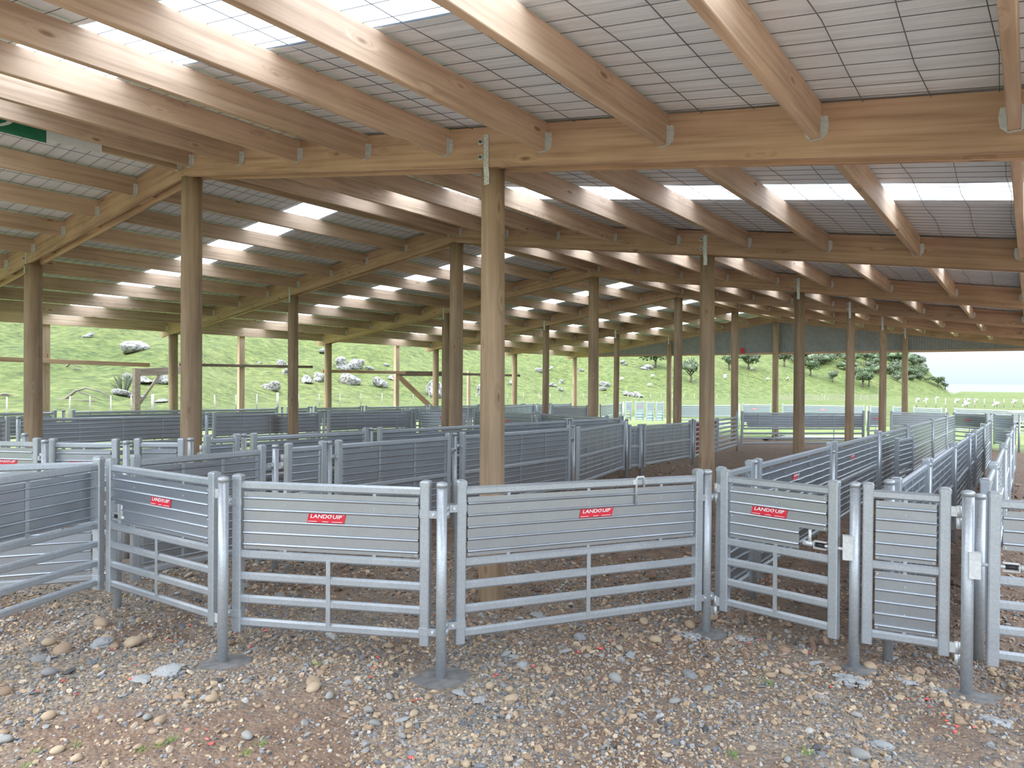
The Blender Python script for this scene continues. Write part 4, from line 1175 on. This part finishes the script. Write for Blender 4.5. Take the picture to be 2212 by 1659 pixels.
op.children[2].name = 'bracket'; op.children[2].location = (0, 0.05, 1.0)

# white pipes lying beyond the long open gate
for i in range(5):
    a = ground_px(1655+i*9, 951-i*1.5)
    d = Vector((0.72, 0.69, 0))
    p0 = Vector((a.x, a.y, gz(a.x, a.y)+0.04)); p1 = p0+d*3.6; p1.z = gz(p1.x, p1.y)+0.04
    o = MB().cyl(p0, p1, 0.04, n=10).build('pvc_pipe', M_PVC); tag(o, 'white plastic pipe with a black end lying beyond the long open gate', 'pipe', 'white pipes on the ground')
    MB().cyl(p0-d*0.10, p0+d*0.06, 0.05, n=10).build('pipe_end', M_BLACK, o)

# ------------------------------------------------------------------ hillside: rocks, fences, branches, trees, sheep
RKM = [stone_mesh(200+i, 3, 0.34) for i in range(6)]
for m_ in RKM: m_.materials.append(M_ROCK)
ROCKS = [(290, 750, 48, 24), (192, 726, 16, 9), (310, 820, 40, 18), (350, 822, 30, 18), (273, 816, 22, 12), (590, 833, 30, 24), (608, 787, 16, 18), (622, 800, 24, 22), (663, 818, 26, 22), (690, 816, 30, 18), (735, 788, 32, 22), (768, 786, 30, 26), (758, 820, 44, 26), (820, 826, 28, 24), (848, 815, 18, 12), (938, 842, 44, 34), (1036, 845, 18, 22), (700, 757, 20, 14),
         (262, 850, 34, 12), (290, 856, 30, 10), (345, 866, 26, 9), (1192, 832, 16, 9), (1212, 826, 14, 8), (1307, 830, 20, 14), (1303, 840, 16, 9), (1355, 850, 18, 12), (1378, 851, 24, 16), (1210, 842, 12, 8), (1345, 785, 14, 8), (797, 795, 14, 9), (835, 788, 12, 8), (215, 785, 12, 8), (560, 784, 10, 6), (1255, 800, 10, 7), (1400, 795, 26, 9), (1105, 825, 14, 12), (1165, 800, 14, 10)]
for i, (px, py, w, h) in enumerate(ROCKS):
    p, D = hill_hit(px, py+h*0.4); k = D/FPX
    p, D = hill_hit(px, py+h*0.4)
    s_ = D/FPX/2
    o = link('boulder', RKM[i % 6], None, loc=(p.x, p.y, p.z+h*s_*0.45), rot=(rnd.uniform(-.2, .2), rnd.uniform(-.2, .2), rnd.uniform(0, 6)), scale=(w*s_, w*s_*0.8, h*s_*1.1))
    tag(o, ('large grey limestone boulder ' if w > 26 else 'small grey limestone rock ') + ['on the slope beyond the sawn eave post', 'near the old brown post', 'on the slope beyond the orange sawn post', 'on the slope beyond the pale braced post', 'beyond the diagonal brace', 'on the slope beyond the far poles'][int(np.searchsorted([200, 420, 655, 880, 1100], px))], 'rock', 'limestone rocks on the hillside')
# wire fence along the foot of the hill
FP = MB().cyl((0, 0, -0.3), (0, 0, 1.15), 0.045, 0.04, n=7).mesh('fence_post', M_GREYPOST)
FPB = MB().cyl((0, 0, -0.3), (0, 0, 1.25), 0.10, 0.09, n=8).mesh('fence_post', M_GREYPOST)
fence_pts = []
px = -30.0
while px < 1600:
    B = interp(px, *HB)*0.93
    p = tpos(px, B); fence_pts.append(p)
    k = len(fence_pts)
    o = link('fence_post', FPB if k % 6 == 3 else FP, None, loc=p, rot=(rnd.uniform(-0.05, 0.05), rnd.uniform(-0.05, 0.05), 0))
    tag(o, 'stout grey strainer post in the wire fence at the foot of the hill' if k % 6 == 3 else 'thin grey batten in the wire fence at the foot of the hill', 'fence post', 'posts of the fence at the foot of the hill')
    px += 45 if px < 800 else (34 if px < 1150 else 24)
mb = MB()
for a, b_ in zip(fence_pts[:-1], fence_pts[1:]):
    for h in (0.3, 0.6, 0.9, 1.08):
        mb.cyl(a+Vector((0, 0, h)), b_+Vector((0, 0, h)), 0.006, n=3, cap=False)
tag(mb.build('fence_wire', M_WIRE), 'strained wires of the fence at the foot of the hill', 'wire')
PK = MB().box((0, 0, 0.55), (0.09, 0.05, 1.5)).mesh('picket', M_GREYPOST)
for i in range(70):
    px = 1668+i*3.35
    p = tpos(px, 138+i*0.45)
    o = link('picket', PK, None, loc=(p.x, p.y, p.z-0.1), rot=(rnd.uniform(-.08, .08), rnd.uniform(-.08, .08), -0.6), scale=(1, 1, rnd.uniform(0.85, 1.1)))
    tag(o, 'grey leaning picket in the old batten fence below the trees', 'picket', 'pickets of the old batten fence')
for i in range(12):
    p = tpos(1980+i*21, 100+i*2)
    tag(link('fence_post', FP, None, loc=p, scale=(1.3, 1.3, 1.0)), 'thin dark post in the paddock among the sheep', 'fence post', 'paddock fence posts')
# dead branches
for i, (px, py, w, h) in enumerate([(160, 792, 60, 14), (180, 855, 110, 24), (10, 854, 30, 4), (1790, 815, 22, 8)]):
    p, D = hill_hit(px, py+h/2); s_ = D/FPX
    mb = MB(); W = w*s_; Hh = h*s_
    rt = Vector((Rv.x, Rv.y, 0))
    def pt(u, v): return rt*(u*W)+Vector((0, 0, v*Hh+0.02+0.16*u*W*0))
    r0 = 0.08*s_/0.04*0.8
    mb.tube([pt(-0.5, 0.05), pt(-0.3, 0.15), pt(-0.12, 0.8), pt(0.05, 1.0), pt(0.3, 0.75), pt(0.5, 0.15)], [0.10, 0.10, 0.08, 0.06, 0.05, 0.02], 6)
    mb.tube([pt(-0.12, 0.8), pt(0.1, 0.45), pt(0.3, 0.1)], [0.06, 0.04, 0.02], 5); mb.tube([pt(-0.3, 0.15), pt(-0.1, 0.05), pt(0.2, 0.0)], [0.08, 0.05, 0.03], 5)
    tag(mb.build('dead_branch', M_DEAD, None, loc=p), 'bare dead branch lying on the grassy slope', 'branch', 'dead branches on the hillside')
# flax bush
def leafy(seed, n, size, rx, rz, spiky=False):
    r_ = np.random.default_rng(seed); mb = MB()
    clumps = [(r_.normal(size=3)*np.array([0.36, 0.36, 0.30]), r_.uniform(0.38, 0.62)) for _ in range(9)]
    for i in range(n):
        c, cr_ = clumps[i % 9]
        d = r_.normal(size=3); d /= np.linalg.norm(d); d[2] = d[2]*0.9+0.08
        p = (c+d*cr_*r_.uniform(0.75, 1.05))*np.array([rx, rx, rz])
        u = r_.normal(size=3); u /= np.linalg.norm(u); v = np.cross(u, d); v /= (np.linalg.norm(v)+1e-6)
        s_ = size*r_.uniform(0.6, 1.3)
        mb.add([tuple(p-u*s_), tuple(p+v*s_*0.7), tuple(p+u*s_), tuple(p-v*s_*0.7)], [(0, 1, 2, 3)])
    return mb
def core(seed, rx, rz):
    me = stone_mesh(seed, 2, 0.3)
    for v in me.vertices: v.co = Vector((v.co.x*rx, v.co.y*rx, v.co.z*rz))
    return me
CROWN = [leafy(300+i, 900, 0.10, 1.0, 0.72).mesh('crown', M_LEAF if i % 2 else M_LEAF2) for i in range(4)]
CORE = [core(320+i, 0.58, 0.42) for i in range(4)]
for i, m_ in enumerate(CORE): m_.materials.append(M_LEAF if i % 2 else M_LEAF2)
n_tree = 0
def tree(px, pyb, hpx, wpx, label, trunk=0.4, group='trees on the slope', D=None):
    global n_tree
    p = None
    if D is None: p, D = hill_hit(px, pyb)
    else: p = tpos(px, D)
    H_ = hpx*D/FPX; W_ = wpx*D/FPX
    k = n_tree % 4; n_tree += 1
    root = empty('tree' if trunk > 0.12 else 'bush', p, rnd.uniform(0, 6)); tag(root, label, 'tree' if trunk > 0.12 else 'bush', group)
    mb = MB(); th = H_*max(trunk, 0.15)
    r_ = max(0.12, 0.045*H_)
    mb.tube([(0, 0, -0.3), (0.05*H_, 0, th*0.5), (0.02*H_, 0.03*H_, th), (0.06*H_, 0, th+0.25*H_)], [r_*1.3, r_, r_*0.8, r_*0.3], 7)
    mb.tube([(0.04*H_, 0, th*0.7), (-0.18*W_, 0.05, th*1.15), (-0.3*W_, 0.1, th+0.2*H_)], [r_*0.7, r_*0.5, r_*0.2], 6)
    mb.tube([(0.04*H_, 0, th*0.8), (0.2*W_, -0.05, th*1.2), (0.3*W_, -0.1, th+0.22*H_)], [r_*0.7, r_*0.5, r_*0.2], 6)
    mb.build('trunk', M_BARK, root)
    hc = H_*(1-trunk)
    cr_ = link('crown', CROWN[k], root, loc=(0, 0, th+hc*0.42), scale=(W_*0.5, W_*0.5, hc*0.72))
    link('inner_foliage', CORE[k], cr_, loc=(0, 0, 0))
    return root
for (px, pyb, hp, wp, lab) in [(1491, 827, 52, 46, 'round-crowned tree standing alone on the slope beside the ridge pole'), (1415, 795, 45, 60, 'old tree with thick trunk high on the slope'), (1618, 798, 40, 62, 'wind-swept spreading tree high on the slope'), (1576, 800, 40, 36, 'grey-green tree at the slope shoulder under the gable'),
                                (1694, 793, 38, 42, 'dark tree partly behind the thick pole under the gable'), (1750, 812, 36, 32, 'round tree at the edge of the bush'), (1799, 826, 24, 22, 'small tufted tree at the foot of the bush'), (1865, 838, 38, 36, 'rounded tree standing before the bush near the paddock'), (1877, 836, 30, 22, 'slim tree beside the rounded tree near the paddock'),
                                (2026, 836, 22, 26, 'lone wind-bent tree on the headland tip'), (2042, 840, 12, 14, 'last small tree at the end of the headland')]:
    tree(px, pyb, hp, wp, lab, 0.38)
GBU = 'bushes covering the headland'
bsp = []
for i in range(240):
    px = rnd.uniform(1700, 2005); t = (px-1700)/305
    B = interp(px, *HB)
    ylo = interp(px, [1700, 1800, 1850, 1900, 1950, 2005], [790, 800, 815, 822, 824, 826]); yhi = interp(px, [1700, 1900, 1950, 1970, 1990, 2005], [735, 745, 758, 775, 792, 808])
    py = rnd.uniform(yhi, ylo)
    p, D = hill_hit(px, py)
    if D > 900: continue
    w = rnd.uniform(22, 44)*(1-0.3*t)
    wm = w*D/FPX
    if len(bsp) > 90 or any((p-q).length < 0.42*(wm+r) for q, r in bsp): continue
    bsp.append((p, wm))
    tree(px, py, w*0.72, w, 'dense dark bush in the scrub on the headland' if i % 3 else 'greyish rounded bush in the scrub on the headland', 0.1, GBU)
fl = MB()
for k in range(40):
    a = rnd.uniform(0, 6.28); h = rnd.uniform(0.7, 1.7); b_ = rnd.uniform(0.2, 0.9); w = 0.05
    x, y = 0.2*math.cos(a), 0.2*math.sin(a)
    fl.add([(x-w, y, -0.1), (x+w, y, -0.1), (x+b_*0.5*math.cos(a)+w, y+b_*0.5*math.sin(a), h*0.7), (x+b_*math.cos(a), y+b_*math.sin(a), h), (x+b_*0.5*math.cos(a)-w, y+b_*0.5*math.sin(a), h*0.7)], [(0, 1, 2, 3, 4)])
p, D = hill_hit(266, 848)
tag(fl.build('flax_bush', M_LEAF2, None, loc=p), 'spiky flax bush among rocks behind the old brown post', 'bush')
# sheep
def sheep_mesh():
    me = bpy.data.meshes.new('sheep')
    V = [(0, 0, 0.62), (0.38, 0, 0.64), (-0.38, 0, 0.62), (0.56, 0, 0.74), (0.74, 0, 0.70), (0.86, 0, 0.62),
         (0.34, 0.13, 0.32), (0.34, 0.13, 0.0), (0.34, -0.13, 0.32), (0.34, -0.13, 0.0), (-0.36, 0.13, 0.32), (-0.40, 0.13, 0.0), (-0.36, -0.13, 0.32), (-0.40, -0.13, 0.0), (0.70, 0.13, 0.74), (0.70, -0.13, 0.74)]
    E_ = [(0, 1), (0, 2), (1, 3), (3, 4), (4, 5), (1, 6), (6, 7), (1, 8), (8, 9), (2, 10), (10, 11), (2, 12), (12, 13), (4, 14), (4, 15)]
    rad = [0.30, 0.27, 0.28, 0.16, 0.10, 0.06, 0.07, 0.04, 0.07, 0.04, 0.08, 0.04, 0.08, 0.04, 0.03, 0.03]
    me.from_pydata(V, E_, [])
    o = bpy.data.objects.new('tmp', me); COL.objects.link(o)
    md = o.modifiers.new('s', 'SKIN'); o.modifiers.new('u', 'SUBSURF').levels = 1
    for sv, r_ in zip(me.skin_vertices[0].data, rad): sv.radius = (r_, r_)
    me.skin_vertices[0].data[0].use_root = True
    dg = bpy.context.evaluated_depsgraph_get(); dg.update()
    out = bpy.data.meshes.new_from_object(o.evaluated_get(dg)); out.name = 'sheep'
    bpy.data.objects.remove(o)
    out.materials.clear(); out.materials.append(M_WOOL)
    for f in out.polygons: f.use_smooth = True
    return out
SHM = sheep_mesh()
for (px, py, D, rz) in [(2085, 870, 108, 0.5), (1982, 858, 150, 2.2), (1999, 859, 150, 1.0), (2066, 858, 150, 0.2), (2090, 857, 160, 0.9), (2108, 857, 155, 2.5), (2150, 862, 118, 0.4), (2023, 855, 190, 0.8), (2046, 846, 260, 0.3), (2190, 856, 150, 0.1)]:
    p = tpos(px, D)
    tag(link('sheep', SHM, None, loc=p, rot=(0, 0, 0.62+(rz-1)*0.35), scale=(0.8,)*3), 'woolly pale sheep grazing on the flat paddock', 'sheep', 'sheep on the paddock')
for (px, py, rz) in [(1408, 818, 0.5), (1402, 836, 0.2), (1342, 823, 0.9), (1189, 799, 2.0), (1565, 816, 0.4), (1623, 800, 0.1), (1657, 823, 0.6), (1700, 822, 2.2), (1565, 820, 1.0), (1718, 828, 0.3)]:
    p, D = hill_hit(px, py)
    tag(link('sheep', SHM, None, loc=p, rot=(0, 0, 0.62+(rz-1)*0.35), scale=(0.8,)*3), 'woolly pale sheep grazing on the steep slope', 'sheep', 'sheep on the slope')

# silver farm vehicle parked beyond the far row
vp = tpos(2204, 46); rtv = Vector((Rv.x, Rv.y, 0))
ve = empty('farm_vehicle', (vp.x, vp.y, vp.z), math.atan2(rtv.y, rtv.x)); tag(ve, 'silver farm vehicle parked on the grass beyond the far row of panels', 'vehicle'); ve.scale = (0.8, 0.8, 0.8)
def prism(pts, y0, y1):
    return MB().loft([[(p[0], y0, p[1]) for p in pts], [(p[0], y1, p[1]) for p in pts]])
prism([(-0.6, 0.42), (4.2, 0.42), (4.2, 0.98), (2.9, 1.02), (1.2, 1.02), (0.1, 0.98), (-0.55, 0.82)], -0.85, 0.85).build('body', M_CARP, ve)
cb = prism([(1.0, 1.02), (3.0, 1.02), (2.75, 1.62), (1.6, 1.64)], -0.75, 0.75).build('cab', M_CARP, ve)
prism([(1.3, 1.08), (2.7, 1.08), (2.6, 1.52), (1.7, 1.53)], -0.76, 0.76).build('side_window', M_GLASS, cb)
MB().add([(1.06, -0.65, 1.06), (1.06, 0.65, 1.06), (1.52, 0.62, 1.6), (1.52, -0.62, 1.6), (1.02, -0.65, 1.08), (1.02, 0.65, 1.08), (1.48, 0.62, 1.62), (1.48, -0.62, 1.62)], [(0, 1, 2, 3), (7, 6, 5, 4)]).build('windscreen', M_GLASS, cb)
for wx_ in (0.35, 3.4):
    for wy_ in (-0.85, 0.85):
        MB().cyl((wx_, wy_-0.1, 0.35), (wx_, wy_+0.1, 0.35), 0.35, n=18).build('wheel', M_BLACK, ve)
